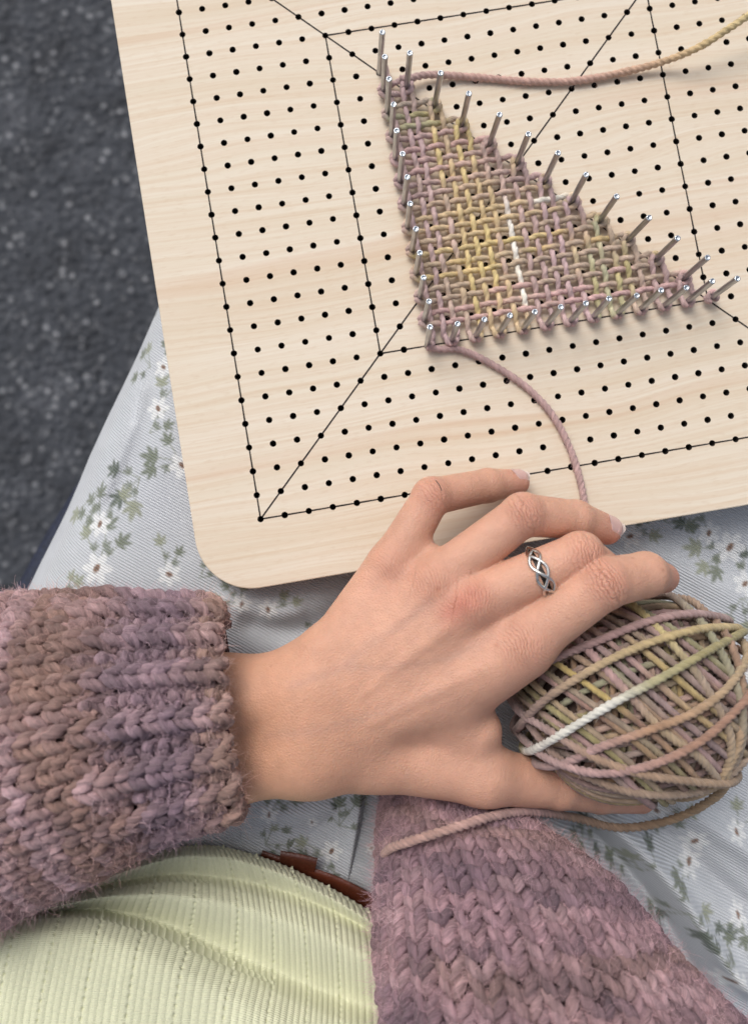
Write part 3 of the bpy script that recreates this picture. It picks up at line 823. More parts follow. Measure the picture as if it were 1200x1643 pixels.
CLOTH, LEAF, LEAF2, PALE, FLOW, EYE, TWIG = lin(215, 218, 222), lin(80, 92, 68), lin(118, 126, 100), lin(160, 164, 136), lin(248, 249, 248), lin(142, 100, 62), lin(150, 156, 136)
class Print:
    """flat floral print, laid out on the cloth itself (cm)"""
    def __init__(s, X, Y, col): s.X, s.Y, s.c = X, Y, col
    def blend(s, m_, c): s.c[...] += (c-s.c)*np.clip(m_, 0, 1)[..., None]
    def local(s, x, y, R):
        i = np.where((np.abs(s.X-x) < R) & (np.abs(s.Y-y) < R)); return i
    def ell(s, x, y, ax_, by, rot, c, k=.9, soft=.25):
        i = s.local(x, y, max(ax_, by)*1.5)
        if len(i[0]) == 0: return
        dx, dy = s.X[i]-x, s.Y[i]-y; u = dx*math.cos(rot)+dy*math.sin(rot); v = -dx*math.sin(rot)+dy*math.cos(rot)
        d = np.sqrt((u/ax_)**2+(v/by)**2); w_ = 1-smooth(d, 1-soft, 1+soft)
        s.c[i] += (c-s.c[i])*(w_*k)[:, None]
    def seg(s, x0, y0, x1, y1, wd, c, k=.7):
        L = math.hypot(x1-x0, y1-y0); n = max(2, int(L/(wd*1.2)))
        for q in range(n+1): s.ell(x0+(x1-x0)*q/n, y0+(y1-y0)*q/n, wd, wd, 0, c, k*.8, .4)
    def leaf(s, x, y, size, rot, c, k=.85):
        """a lobed leaf, its tip towards rot"""
        for (l, off, a_) in ((1.0, 0, 0), (.72, .30, .75), (.72, .30, -.75), (.52, .08, 1.25), (.52, .08, -1.25)):
            r2 = rot+a_; L = size*l*.5
            px_ = x+math.cos(rot)*size*(off*.5)+math.cos(r2)*L; py_ = y+math.sin(rot)*size*(off*.5)+math.sin(r2)*L
            s.ell(px_, py_, L, L*.34, r2, c, k, .35)
    def flower(s, x, y, size, rot):
        for q in range(6):
            a_ = rot+q*math.pi/3; s.ell(x+math.cos(a_)*size*.5, y+math.sin(a_)*size*.5, size*.52, size*.27, a_, FLOW, .98, .22)
        s.ell(x, y, size*.38, size*.38, 0, FLOW, .9, .25); s.ell(x, y, size*.30, size*.19, rot, EYE, .95, .25); 
        s.ell(x, y, size*.12, size*.1, rot, lin(104, 70, 44), .8, .4)
    def sprig(s, x, y, size, rot, g_, flowers=2):
        """stems with leaves and white flowers"""
        n = g_.integers(2, 5)
        for q in range(n):
            a_ = rot+(q-(n-1)/2)*.75+g_.normal(0, .15); L = size*g_.uniform(.6, 1.05)
            ex, ey = x+math.cos(a_)*L, y+math.sin(a_)*L
            s.seg(x, y, ex, ey, .035, TWIG, .7)
            lc = [LEAF, LEAF2, LEAF2, PALE, PALE][g_.integers(0, 5)]
            s.leaf(ex, ey, size*g_.uniform(.42, .62), a_, lc, .92)
            if g_.random() < .7: s.leaf(x+math.cos(a_)*L*.5, y+math.sin(a_)*L*.5, size*.3, a_+g_.choice([-1, 1])*.9, LEAF2, .75)
        s.todo = getattr(s, 'todo', [])
        for q in range(flowers):
            a_ = rot+math.pi+g_.normal(0, .8); L = size*(.15+.55*q)
            s.todo.append((x+math.cos(a_)*L, y+math.sin(a_)*L, size*g_.uniform(.38, .50), g_.uniform(0, 6)))
def px2(px, py, z=-2.2): p = W(px, py, z); return p[0], p[1]
SPRIGS = [(300, 745, 1.25, 2.4, 1), (265, 655, 1.2, 1.2, 1), (235, 770, 1.3, 3.6, 0), (165, 835, 1.2, 1.6, 1), (150, 790, 1.2, 4.2, 0), (175, 905, 1.3, 1.3, 1), (270, 590, 1.1, 1.0, 1), (235, 590, 1.0, 2.5, 0), (280, 915, 1.0, 1.2, 1),
          (330, 925, .9, .6, 0), (390, 965, .8, 2.0, 1), (440, 975, .9, .3, 1), (250, 700, .9, .5, 0), (110, 960, 1.1, 1.0, 1),
          (1130, 850, 1.2, 2.2, 1), (1165, 880, 1.3, 3.5, 1), (1195, 930, 1.1, 1.5, 1), (1060, 838, 1.1, .8, 0), (1185, 960, 1.0, 5.2, 0), (1010, 855, 1.0, .6, 1),
          (1115, 1385, 1.1, 3.6, 2), (1090, 1450, 1.1, 4.6, 0), (1165, 1555, 1.2, 1.8, 1), (1060, 1300, .9, 5.4, 1), (1185, 1330, 1.0, 1.0, 1), (1195, 1480, 1.0, 4.0, 1), (1120, 1610, 1.1, 3.0, 1), (960, 1330, 1.0, 3.4, 0), (1030, 1400, 1.0, 2.4, 0),
          (545, 1318, 1.0, 1.0, 0), (530, 1365, 1.0, 3.6, 1), (430, 1345, .8, .3, 0), (440, 1290, .9, 1.0, 1), (600, 1390, .9, .4, 0), (1195, 1200, 1.0, 2.0, 1), (1195, 1080, 1.0, 4.0, 1)]
def do_print(X, Y, col, seed, extra=True):
    g_ = np.random.default_rng(seed); pr = Print(X, Y, col)
    pr.c *= (1+.02*fourier2(8, 8, 1, 5)(X, Y))[..., None]
    for (px, py, sz, rot, nf) in SPRIGS:
        x, y = px2(px, py); pr.sprig(x, y, sz*1.12, rot, g_, nf)
    for k in range(40):                     # lone buds and small flowers between
        x, y = px2(g_.uniform(40, 1260), g_.uniform(480, 1700))
        if g_.random() < .5: pr.flower(x, y, g_.uniform(.18, .34), g_.uniform(0, 6))
        else: pr.leaf(x, y, g_.uniform(.22, .4), g_.uniform(0, 6), LEAF2, .8)
    for f_ in pr.todo: pr.flower(*f_)
    return pr.c

# left silhouette of the thigh, as points (cm) from the knee down to the hip
EDGE = np.array([W(x, y, -6.5) for x, y in ((330, 330), (300, 420), (262, 505), (222, 590), (185, 668), (148, 745), (112, 830), (76, 905), (40, 985), (0, 1080), (-40, 1200), (-60, 1400), (-60, 2050))])
def fold(X, Y, pts, wd, hgt, z=-2.2):
    """a soft ridge (or crease) along a polyline given in photo pixels"""
    P = spline(np.array([[*px2(a_, b_, z), 0] for a_, b_ in pts]), 40)[:, :2]
    best = np.full(X.shape, 1e9); tt = np.zeros(X.shape)
    for i in range(len(P)-1):
        d_ = P[i+1]-P[i]; q = np.clip(((X-P[i, 0])*d_[0]+(Y-P[i, 1])*d_[1])/(d_@d_), 0, 1)
        e = (X-P[i, 0]-q*d_[0])**2+(Y-P[i, 1]-q*d_[1])**2
        m_ = e < best; best = np.where(m_, e, best); tt = np.where(m_, (i+q)/(len(P)-1), tt)
    return hgt*np.exp(-best/(wd*wd))*smooth(tt, -.02, .15)*(1-smooth(tt, .85, 1.02))
nb, na = 680, 580
yy = np.linspace(EDGE[0, 1], EDGE[-1, 1]-1, nb)
ex = np.interp(-yy, -EDGE[:, 1], EDGE[:, 0]); xr = W(1330, 1700, -2)[0]
RT = 6.0
arc = RT*math.pi/2
TX, TY, TZ = np.empty((nb, na)), np.empty((nb, na)), np.empty((nb, na))
UX = np.empty((nb, na))
for i in range(nb):
    full = arc+(xr+2.5-(ex[i]+RT)); s_ = np.linspace(-5.0, full, na)
    x = np.where(s_ < 0, ex[i], np.where(s_ < arc, ex[i]+RT*(1-np.cos(np.clip(s_, 0, arc)/RT)), ex[i]+RT+(s_-arc)))
    z = np.where(s_ < 0, -RT+s_, np.where(s_ < arc, -RT+RT*np.sin(np.clip(s_, 0, arc)/RT), 0))
    TX[i], TY[i], TZ[i], UX[i] = x, yy[i], z, s_+ex[i]-(arc-RT)
TZ = TZ-1.15
hip = px2(600, 1300)
valley = np.exp(-(((TX-px2(640, 1100)[0])/3.2)**2))*smooth(-TY, -2, 8)
TZ -= 1.3*valley
TZ -= .9*smooth(TX, px2(780, 900)[0], px2(960, 900)[0])*smooth(-TY, 0, 5)
low = smooth(-TY, 1.5, 6)                     # the cloth sags below the board edge
TZ -= .35*low
TZ += .10*fourier2(31, 10, .35, 1.3)(TX, TY)
for pts, wd, h_ in ((((830, 1300), (905, 1360), (985, 1450), (1060, 1560), (1130, 1680)), .36, 1.5),
                    (((880, 1290), (960, 1350), (1050, 1450), (1120, 1560), (1180, 1660)), .34, -1.1),
                    (((900, 1270), (985, 1325), (1075, 1420), (1150, 1530), (1230, 1620)), .42, 1.15),
                    (((1000, 1300), (1080, 1350), (1180, 1440), (1260, 1500)), .45, -.7),
                    (((1060, 1280), (1130, 1320), (1240, 1400)), .5, .6),
                    (((800, 1310), (860, 1370), (920, 1450), (1000, 1560)), .32, -.8),
                    (((1150, 1260), (1190, 1160), (1230, 1060)), .6, .4),
                    (((1000, 880), (1080, 905), (1180, 960), (1260, 1020)), .8, .35),
                    (((238, 600), (228, 660), (200, 740), (160, 820)), .35, .30),
                    (((228, 590), (224, 640), (221, 690)), .16, -.28),
                    (((385, 985), (450, 1010), (520, 1000), (580, 960)), .6, -.5),
                    (((350, 950), (420, 985), (500, 975)), .5, .25),
                    (((400, 1290), (470, 1300), (560, 1285)), .5, .3)):
    TZ += fold(TX, TY, pts, wd, h_)
tcol = np.repeat(np.repeat(CLOTH[None, None], nb, 0), na, 1)
tcol = do_print(UX, TY, tcol, 5)
V = np.stack([TX, TY, TZ], -1).reshape(-1, 3)
trousers = mk('trousers', V, gridfaces(nb, na), M_twill, person, col=tcol.reshape(-1, 3), uv=np.stack([UX, TY], -1).reshape(-1, 2))
trousers['label'] = 'pale blue twill trousers printed with white flowers and green leaves'
def trouser_z(px, py):
    p = W(px, py, -2.5); d2 = (TX-p[0])**2+(TY-p[1])**2; i = np.unravel_index(np.argmin(d2), d2.shape); return TZ[i]
# seam stitched along the outer leg
sp_ = []
for i in range(60, nb-60, 1):
    k = np.argmin(np.abs(UX[i]-(ex[i]+3.0-(arc-RT)))); sp_.append((TX[i, k], TY[i, k], TZ[i, k]+.02))
sp_ = np.array(sp_)
# overlapping flap of the fly, its edge running down to the belt
fu, fv = 150, 120
u, v = np.meshgrid(np.linspace(0, 1, fu), np.linspace(0, 1, fv), indexing='ij')
topx = 395+(592-395)*u; botx = 380+(568-380)*u
fpx = topx+(botx-topx)*v+3*np.sin(v*5)*u; fpy = 1225+(1440-1225)*v
fz_ = -1.75+.12*np.sin(u*5+1)+.25*(1-smooth(u, .0, .2))*0-.9*smooth(u, .93, 1.0)**2+.15*np.sin(v*4)
P = W(fpx, fpy, fz_)
fcol = np.repeat(np.repeat(CLOTH[None, None]*1.02, fu, 0), fv, 1)
fcol = do_print(P[..., 0], P[..., 1], fcol, 6)
mk('fly_flap', P.reshape(-1, 3), gridfaces(fu, fv)[:, ::-1], M_twill, trousers, col=fcol.reshape(-1, 3), uv=P[..., :2].reshape(-1, 2))

# ------------------------------------------------------------------ belt
m, t, b = mat_new('brown_leather'); M_belt = m
co = N(t, 'ShaderNodeTexCoord').outputs['Object']
n1 = noise(t, co, 60, 4, .6); n2 = N(t, 'ShaderNodeTexVoronoi', Scale=900.0); t.links.new(co, n2.inputs['Vector'])
t.links.new(ramp(t, n1.outputs[0], [(.3, lin(62, 28, 16)), (.6, lin(94, 42, 24)), (.8, lin(116, 60, 36))]), b.inputs['Base Color'])
b.inputs['Roughness'].default_value = .42; bump(t, b, n2.outputs['Distance'], .3, .0004)
def strap(name, pts, wd, th, parent, drop=2.6):
    """leather band standing on edge along pts (px, py, z): an upper edge and an outer face"""
    P = spline(np.array([W(*p) for p in pts]), 40)
    T_, _, _ = frames(P); n_ = np.cross(T_, [0, 0, 1.0]); n_ /= np.linalg.norm(n_, axis=1)[:, None]
    prof = [(-th/2, -drop), (-th/2, -.06), (-th/2+.05, 0), (th/2-.05, 0), (th/2, -.06), (th/2, -drop)]
    # lean the band so that its outer face looks up towards the viewer
    V = np.stack([P+n_*(o_+wd*(-z_)/drop)[..., None] + np.array([0, 0, 1.0])*z_*.35 if False else P+n_*(o_-z_*wd) + np.array([0, 0, z_*.55]) for o_, z_ in prof], 1)
    return mk(name, V.reshape(-1, 3), gridfaces(40, len(prof)), M_belt, parent)
belt = strap('belt', [(420, 1368, -1.35), (470, 1386, -1.3), (540, 1410, -1.25), (600, 1440, -1.2), (680, 1488, -1.2)], .8, .28, person, 1.6)
belt['label'] = 'brown leather belt above the green hem'
lp = strap('belt_loop', [(450, 1369, -.98), (478, 1374, -.95), (509, 1381, -.95)], .8, .3, belt, 1.2)

# ------------------------------------------------------------------ green ribbed top
m, t, b = mat_new('ribbed_jersey'); M_top = m
a = N(t, 'ShaderNodeAttribute', attribute_name='col'); cl = N(t, 'ShaderNodeAttribute', attribute_name='cloth')
sx = N(t, 'ShaderNodeSeparateXYZ'); t.links.new(cl.outputs['Vector'], sx.inputs[0])
co = N(t, 'ShaderNodeTexCoord').outputs['Object']
rows = math_n(t, 'MULTIPLY_ADD', math_n(t, 'SINE', math_n(t, 'MULTIPLY', sx.outputs[1], 2*math.pi/.07)), .5, .5)
fz = noise(t, co, 1400, 3, .6); lg = noise(t, co, 50, 3, .6)
f = math_n(t, 'MULTIPLY_ADD', fz.outputs[0], .25, .875); f = math_n(t, 'MULTIPLY', f, math_n(t, 'MULTIPLY_ADD', lg.outputs[0], .12, .94))
cs = N(t, 'ShaderNodeVectorMath', operation='SCALE'); t.links.new(a.outputs['Color'], cs.inputs[0]); t.links.new(f, cs.inputs['Scale'])
t.links.new(cs.outputs[0], b.inputs['Base Color']); b.inputs['Roughness'].default_value = .85; b.inputs['Specular IOR Level'].default_value = .2
b.inputs['Sheen Weight'].default_value = .2
bump(t, b, math_n(t, 'ADD', math_n(t, 'MULTIPLY', rows, .6), math_n(t, 'MULTIPLY', fz.outputs[0], .5)), .5, .0004)
NRIB, PER = 68, 10
nu = NRIB*PER+1
def curve_px(pts, n):
    P = np.array(pts, float); return np.stack([np.interp(np.linspace(0, 1, n), np.linspace(0, 1, len(P)), P[:, k]) for k in range(2)], 1)
def smoothc(P, k=31):
    K = np.hanning(k); K /= K.sum(); Q = np.pad(P, ((k, k), (0, 0)), 'reflect', reflect_type='odd')
    return np.stack([np.convolve(Q[:, c], K, 'same')[k:-k] for c in range(P.shape[1])], 1)
# guide curves left to right: hidden back, upper edge, the three rolls, below the frame  (px, py, z, relief)
G = [([(40, 1475), (130, 1425), (220, 1395), (300, 1372), (370, 1378), (450, 1402), (540, 1448), (640, 1515)], -2.6),
     ([(-30, 1490), (80, 1440), (190, 1395), (290, 1357), (360, 1358), (450, 1385), (545, 1432), (650, 1498)], -.85),
     ([(-40, 1500), (75, 1450), (185, 1403), (285, 1372), (370, 1376), (455, 1402), (548, 1450), (655, 1515)], -.15),
     ([(-50, 1510), (65, 1455), (175, 1416), (280, 1400), (380, 1410), (465, 1432), (552, 1470), (660, 1532)], -.45),
     ([(-55, 1514), (60, 1460), (172, 1426), (278, 1416), (385, 1430), (468, 1455), (555, 1492), (663, 1550)], .30),
     ([(-60, 1516), (55, 1462), (166, 1436), (275, 1432), (388, 1452), (472, 1480), (556, 1516), (668, 1570)], .8),
     ([(-70, 1520), (45, 1468), (155, 1456), (262, 1480), (385, 1534), (478, 1574), (560, 1606), (676, 1640)], .36),
     ([(-74, 1524), (42, 1474), (152, 1472), (258, 1506), (380, 1568), (476, 1612), (560, 1646), (680, 1678)], 1.5),
     ([(-80, 1540), (36, 1494), (145, 1494), (250, 1532), (372, 1596), (472, 1644), (560, 1680), (686, 1710)], 2.1),
     ([(-100, 1640), (10, 1610), (120, 1616), (232, 1648), (358, 1700), (468, 1744), (566, 1776), (700, 1800)], 2.9),
     ([(-120, 1780), (-10, 1770), (100, 1776), (220, 1800), (350, 1840), (468, 1880), (570, 1900), (712, 1920)], 3.6)]
GP = np.stack([np.c_[smoothc(curve_px(p, nu), 121), np.full(nu, z)] for p, z in G], 0)      # guides x nu x 3
GPw = np.stack([W(q[:, 0], q[:, 1], q[:, 2]) for q in GP], 0)
nv = 340
# even resample along the guides by length, smooth
out = np.empty((nu, nv, 3)); vlen = np.empty((nu, nv))
from_t = np.linspace(0, 1, nv)
mid = GPw[:, nu//2]; sl_ = np.r_[0, np.cumsum(np.linalg.norm(np.diff(mid, axis=0), axis=1))]; tq = sl_/sl_[-1]
# monotone cubic through the guides (Hermite with finite-difference slopes)
def hermite(tq, Y, q):
    m_ = np.gradient(Y, tq, axis=0)
    i = np.clip(np.searchsorted(tq, q)-1, 0, len(tq)-2); h_ = tq[i+1]-tq[i]; s_ = (q-tq[i])/h_
    sh = (slice(None),)+(None,)*(Y.ndim-1); s_ = s_[sh]; h_ = h_[sh]
    return (2*s_**3-3*s_**2+1)*Y[i]+(s_**3-2*s_**2+s_)*h_*m_[i]*.8+(-2*s_**3+3*s_**2)*Y[i+1]+(s_**3-s_**2)*h_*m_[i+1]*.8
S = hermite(tq, GPw, from_t).transpose(1, 0, 2)          # nu x nv x 3
du = np.gradient(S, axis=0); dv = np.gradient(S, axis=1)
nrm = np.cross(du, dv); nrm /= np.linalg.norm(nrm, axis=2)[..., None]; nrm *= np.sign(nrm[..., 2:3]+1e-9)*1.0
vlen = np.cumsum(np.linalg.norm(dv, axis=2), axis=1); vlen -= vlen[:, :1]
uu = np.arange(nu)/PER
rib = np.abs(np.cos(np.pi*uu))**.8                       # rounded ribs, sharp grooves
rid = np.round(uu).astype(int)
h_ = .042*(rib-.6)[:, None]*np.ones((1, nv))
# pointelle columns: every sixth groove carries a row of small holes
fr = uu-np.floor(uu); groove = np.exp(-((fr-.5)/.20)**2)*((np.floor(uu) % 6) == 2)
hole = groove[:, None]*smooth(np.cos(2*np.pi*vlen/.30), .25, .8)
h_ = h_-.07*hole
S2 = S+nrm*h_[..., None]
TOPC = lin(213, 214, 183)
tc = np.repeat(np.repeat(TOPC[None, None], nu, 0), nv, 1)*(1+.03*fourier2(77, 8, .5, 2)(S[..., 0], S[..., 1]))[..., None]
tc = tc*(1+.03*np.random.default_rng(5).normal(0, 1, NRIB+2)[rid])[:, None, None]
top = mk('ribbed_top', S2.reshape(-1, 3), gridfaces(nu, nv), M_top, person, col=tc.reshape(-1, 3), uv=np.stack([np.repeat(uu[:, None], nv, 1)*.25, vlen], -1).reshape(-1, 2))
top['label'] = 'pale green ribbed knit top with rows of tiny holes'

# ------------------------------------------------------------------ sweater sleeves: knitted course by course
m, t, b = mat_new('sleeve_inside'); M_in = m
b.inputs['Base Color'].default_value = (*lin(92, 70, 74), 1); b.inputs['Roughness'].default_value = 1
def sleeve(name, axis, courses, wales, cuff, colf, label, lateral=None, phi0=-35, phi1=215, yr=.175, seed=0, nfuzz=9000, flen=.8, flip=1, welt=.04, lumpy=.13):
    """axis rows: px, py, z, half width a, half height b. Courses run round the arm, wales along it."""
    A = np.array([[*W(p[0], p[1], p[2]), p[3], p[4]] for p in axis])
    A = spline(A, 400); C = A[:, :3]
    Tn = np.gradient(C, axis=0); Tn /= np.linalg.norm(Tn, axis=1)[:, None]
    if lateral is None:
        Lt = np.cross(np.array([0, 0, 1.0]), Tn); Lt /= np.linalg.norm(Lt, axis=1)[:, None]
    else: Lt = np.repeat(np.asarray(lateral, float)[None], len(C), 0)
    Up = np.cross(Tn, Lt); Up /= np.linalg.norm(Up, axis=1)[:, None]
    Up *= np.sign(Up[:, 2:3])
    lump = fourier2(seed+50, 8, .5, 1.8)
    def surf(q, ph, d):
        """q 0..1 along the axis, ph angle, d offset along the normal"""
        i = np.clip(q, 0, 1)*(len(C)-1); k = np.clip(i.astype(int), 0, len(C)-2); f = (i-k)[..., None]
        g_ = lambda X_: X_[k]*(1-f)+X_[k+1]*f
        c = g_(C)+np.where((q < 0) | (q > 1), (q-np.clip(q, 0, 1))*6.0, 0)[..., None]*g_(Tn)
        ab = g_(A[:, 3:5]); Lq, Uq = g_(Lt), g_(Up)
        cp, sp_ = np.cos(ph), np.sin(ph)
        n_ = Lq*(cp*ab[..., 1])[..., None]+Uq*(sp_*ab[..., 0])[..., None]; n_ /= np.linalg.norm(n_, axis=-1)[..., None]
        dd = d+lumpy*lump(q*9, ph*2.2)
        return c+Lq*(cp*ab[..., 0])[..., None]+Uq*(sp_*ab[..., 1])[..., None]+n_*dd[..., None], n_
    # the tube behind the stitches
    qn, pn = 60, 64
    q, ph = np.meshgrid(np.linspace(0, 1, qn), np.linspace(0, 2*np.pi, pn, endpoint=False), indexing='ij')
    core, _ = surf(q, ph, np.full(q.shape, -.30))
    so_ = mk(name, core.reshape(-1, 3), gridfaces(qn, pn, cv=True), M_in, person)
    so_['label'] = label
    g_ = np.random.default_rng(seed)
    p0, p1 = math.radians(phi0), math.radians(phi1); dphi = (p1-p0)/wales
    dq = 1.0/courses
    rows_ = []
    SEG, SD = 36, 18
    for r in range(courses):
        u = np.arange(wales*SEG+1)/SEG                     # stitch coordinate
        isc = smooth(np.array(float(r)), cuff-.5, cuff+.5) if cuff > 0 else 1.0
        isc = float(isc)                                   # 0 in the cuff, 1 in plain knitting
        wv = np.floor(u).astype(int); ribsgn = np.where(wv % 2 == 0, 1.0, -1.0)
        jit = g_.normal(0, .05, wales+2)[wv]
        smj = fourier(seed*31+r, 8, .3, 2.5)
        cpos = u-.018*np.sin(4*np.pi*u)
        ax_ = (r+.5+flip*.66*-np.cos(2*np.pi*u)*(1+.12*g_.normal(0, 1, wales+2)[wv])+.18*smj(u))*dq
        dep = -.14*np.cos(4*np.pi*u)*(isc+(1-isc)*ribsgn)+(1-isc)*.15*np.cos(np.pi*(u-.5))
        dep = dep+jit*.4-welt*np.cos(2*np.pi*u)
        P, _n = surf(ax_, p0+cpos*dphi, dep)
        rad = yr*(1+.16*fourier(seed*7+r, 10, .6, 6)(u)+.10*np.abs(np.sin(2*np.pi*u)))
        V, F, sv = yarn(P, rad*1.02, pitch=1.05, sides=SD, plies=3, seed=seed+r, slub=.03, cap=False, groove=(.48, .575))
        c = colf(r, u, P, g_)
        rows_.append(mk('knit_row', V, F, M_knit, so_, col=np.repeat(c, SD, axis=0)*(1+1.9*(yarn.tint-1))[:, None], attrs={'fibre': yarn.fibre}))
    # cast-on edge closes the cuff
    if nfuzz:
        p, n_, c = mesh_samples(rows_, nfuzz, seed+1)
        fuzz('wool_halo', p, n_, np.clip(c*1.55+.04, 0, 1), flen, .0045, so_, seed+2, 9, .85)
    return so_
K1, K2, K3, K4 = lin(148, 119, 122), lin(140, 112, 102), lin(112, 94, 100), lin(176, 146, 150)
def leftcol(r, u, P, g_):
    ss = fourier(900+r//2, 6, .15, .7)(u)[:, None]; s2 = fourier(950+r, 8, .5, 2.5)(u)[:, None]; s3 = fourier(990+r, 8, 1.5, 5)(u)[:, None]
    st = pal(np.full(len(u), r)+.9*ss[:, 0], [(0, lin(158, 128, 116)), (1.2, lin(142, 116, 116)), (3, lin(132, 110, 120)), (5.5, lin(134, 112, 120)), (7.5, lin(144, 114, 106)), (9.5, lin(142, 113, 102)), (11, lin(144, 114, 104)), (12, K4), (13.4, lin(148, 118, 112)), (14.6, K4), (16, lin(150, 120, 118)), (18, K1), (21, K2)])
    c = st+(K4-st)*np.clip(.5*s2, 0, .7)+(K3-st)*np.clip(-.4*s2, 0, .6)
    return c*(1.5+.17*s3)
def rightcol(r, u, P, g_):
    ss = fourier(1900+r//3, 6, .12, .6)(u)[:, None]; s2 = fourier(1950+r, 8, .5, 2.5)(u)[:, None]; s3 = fourier(1990+r, 8, 1.5, 5)(u)[:, None]
    R1, R2, R3, R4 = lin(146, 116, 122), lin(168, 134, 140), lin(126, 102, 112), lin(150, 120, 116)
    st = pal(np.full(len(u), r)+2.6*ss[:, 0], [(0, R3), (3, R2), (5, R4), (7, R1), (10, R3), (12, R2), (14, R1), (16, R4), (18, R2), (20, R3), (22, R1), (26, R4)])
    c = st+(lin(184, 152, 154)-st)*np.clip(.5*s2, 0, .7)+(lin(100, 82, 92)-st)*np.clip(-.5*s2, 0, .7)
    return c*(1.2+.16*s3)
left_axis = [(372, 1130, 1.9, 3.75, 3.05), (340, 1135, 2.0, 3.95, 3.2), (260, 1145, 2.2, 4.25, 3.3), (180, 1160, 2.4, 4.65, 3.5), (90, 1185, 2.5, 5.1, 3.7), (0, 1210, 2.6, 5.5, 3.9), (-120, 1250, 2.8, 6.0, 4.1)]
sleeve('sweater_sleeve', left_axis, 22, 24, 8, leftcol, 'mauve and brown chunky knit sleeve with ribbed cuff round the wrist', seed=3, nfuzz=42000, flen=.9, yr=.185)
right_axis = [(722, 1250, -1.2, 2.2, 1.6), (730, 1320, -.3, 2.75, 2.2), (792, 1420, .9, 4.25, 3.2), (842, 1530, 1.9, 5.25, 3.9), (894, 1643, 2.6, 6.25, 4.4), (950, 1770, 3.2, 7.3, 4.9)]
sleeve('sweater_sleeve', right_axis, 27, 21, 0, rightcol, 'pinkish mauve chunky knit sleeve nearest the viewer', lateral=rt_img, seed=4, nfuzz=52000, flen=1.0, yr=.19, welt=.14, lumpy=.24)

# ================================================================== YARN BALL
bc = W(1012, 1120, 1.35)
e1 = W(1185, 1036, 1.05)-W(830, 1168, 1.05); e1 /= np.linalg.norm(e1)
e3 = np.array([0, 0, 1.0]); e2 = np.cross(e3, e1)
E3 = np.stack([e1, e2, e3], 0); AX = np.array([4.5, 3.92, 3.65])
yb = empty('yarn_ball', bc-np.array([0, 0, 3.65]))
tag(yb, 'variegated mauve, tan and yellow ball of wool yarn held in the hand', 'yarn ball')
def ell_pt(dirs, s=1.0):
    """surface point of the ball (slightly squarish ellipsoid) in a direction given in ball axes"""
    d_ = dirs/np.linalg.norm(dirs, axis=-1)[..., None]
    q = np.abs(d_/AX); r = 1/((q**2.5).sum(-1))**(1/2.5)
    return bc+(d_*(r*s)[..., None])@E3
BALLC = [MAUVE*.8, PINK*.8, TAN*.8, TAUPE*.75, lin(168, 138, 112), OLIVE*.8, lin(186, 164, 108), GRN*.75, lin(148, 118, 104), WHT*.9]
BW = np.array([5, 4, 4, 4, 4, 2.2, 1.4, 1.4, 4, .5]); BW /= BW.sum()
def ball_col(seed, base=None):
    g_ = np.random.default_rng(seed)
    k0, k1, k2 = g_.choice(len(BALLC), 3, p=BW)
    f = fourier(seed, 5, .15, .6); f2 = fourier(seed+1, 6, 1, 5)
    def cf(P, s):
        t_ = np.clip(.5+.6*f(s), 0, 1)*2
        c = np.where(t_[:, None] < 1, BALLC[k0]*(1-t_[:, None])+BALLC[k1]*t_[:, None], BALLC[k1]*(2-t_[:, None])+BALLC[k2]*(t_[:, None]-1))
        return c*(1+.07*f2(s)[:, None])
    return cf
m, t, b = mat_new('ball_core'); b.inputs['Base Color'].default_value = (*lin(96, 78, 70), 1); b.inputs['Roughness'].default_value = 1; M_core = m
th, ph = np.meshgrid(np.linspace(0, np.pi, 40), np.linspace(0, 2*np.pi, 60, endpoint=False), indexing='ij')
dd = np.stack([np.cos(th), np.sin(th)*np.cos(ph), np.sin(th)*np.sin(ph)], -1)
mk('wound_core', ell_pt(dd, .78).reshape(-1, 3), gridfaces(40, 60, cv=True), M_core, yb)
BR = .128
wraps = []
g_ = np.random.default_rng(12)
def wrap(nrm_, off, s, seed, wob=.015):
    """one turn of yarn: the cut of the ball by a plane through (near) its middle"""
    nrm_ = nrm_/np.linalg.norm(nrm_); a_ = np.cross(nrm_, [.3, .5, .8]); a_ /= np.linalg.norm(a_); b_ = np.cross(nrm_, a_)
    q = np.linspace(0, 2*np.pi, 90)
    d_ = a_*np.cos(q)[:, None]+b_*np.sin(q)[:, None]+nrm_*(off+wob*np.sin(q*2+seed))[:, None]
    P = ell_pt(d_, s+.008*np.sin(q*3+seed*1.7))
    return P
# three wound layers: across, along, across again; turns lie side by side within a layer
for (lay, s, ang, n, sig) in ((0, .83, 0, 26, .25), (1, .88, 1, 22, .22), (2, .935, 2, 17, .2)):
    for k in range(n):
        if ang in (0, 2):                 # turns that cross the long axis
            ti = (k+.5)/n*2-1; sl_ = .55 if ang == 2 else -.35
            nr = np.array([1.0, sl_+g_.normal(0, .03), g_.normal(0, .03)]); off = ti*(.95 if ang == 2 else 1.1)+g_.normal(0, .012)
        else:                             # turns that run pole to pole
            a_ = k/n*np.pi; nr = np.array([g_.normal(0, .025), math.cos(a_), math.sin(a_)]); off = g_.normal(0, .03)
        P = wrap(nr, off, s, 40*lay+k)
        if P is None: continue
        wraps.append(strand('yarn_wrap', P, BR*1.02, ball_col(2000+100*lay+k), M_yarn, yb, seed=70+lay*50+k, step=.10, sides=9, plies=3, pitch=.62))
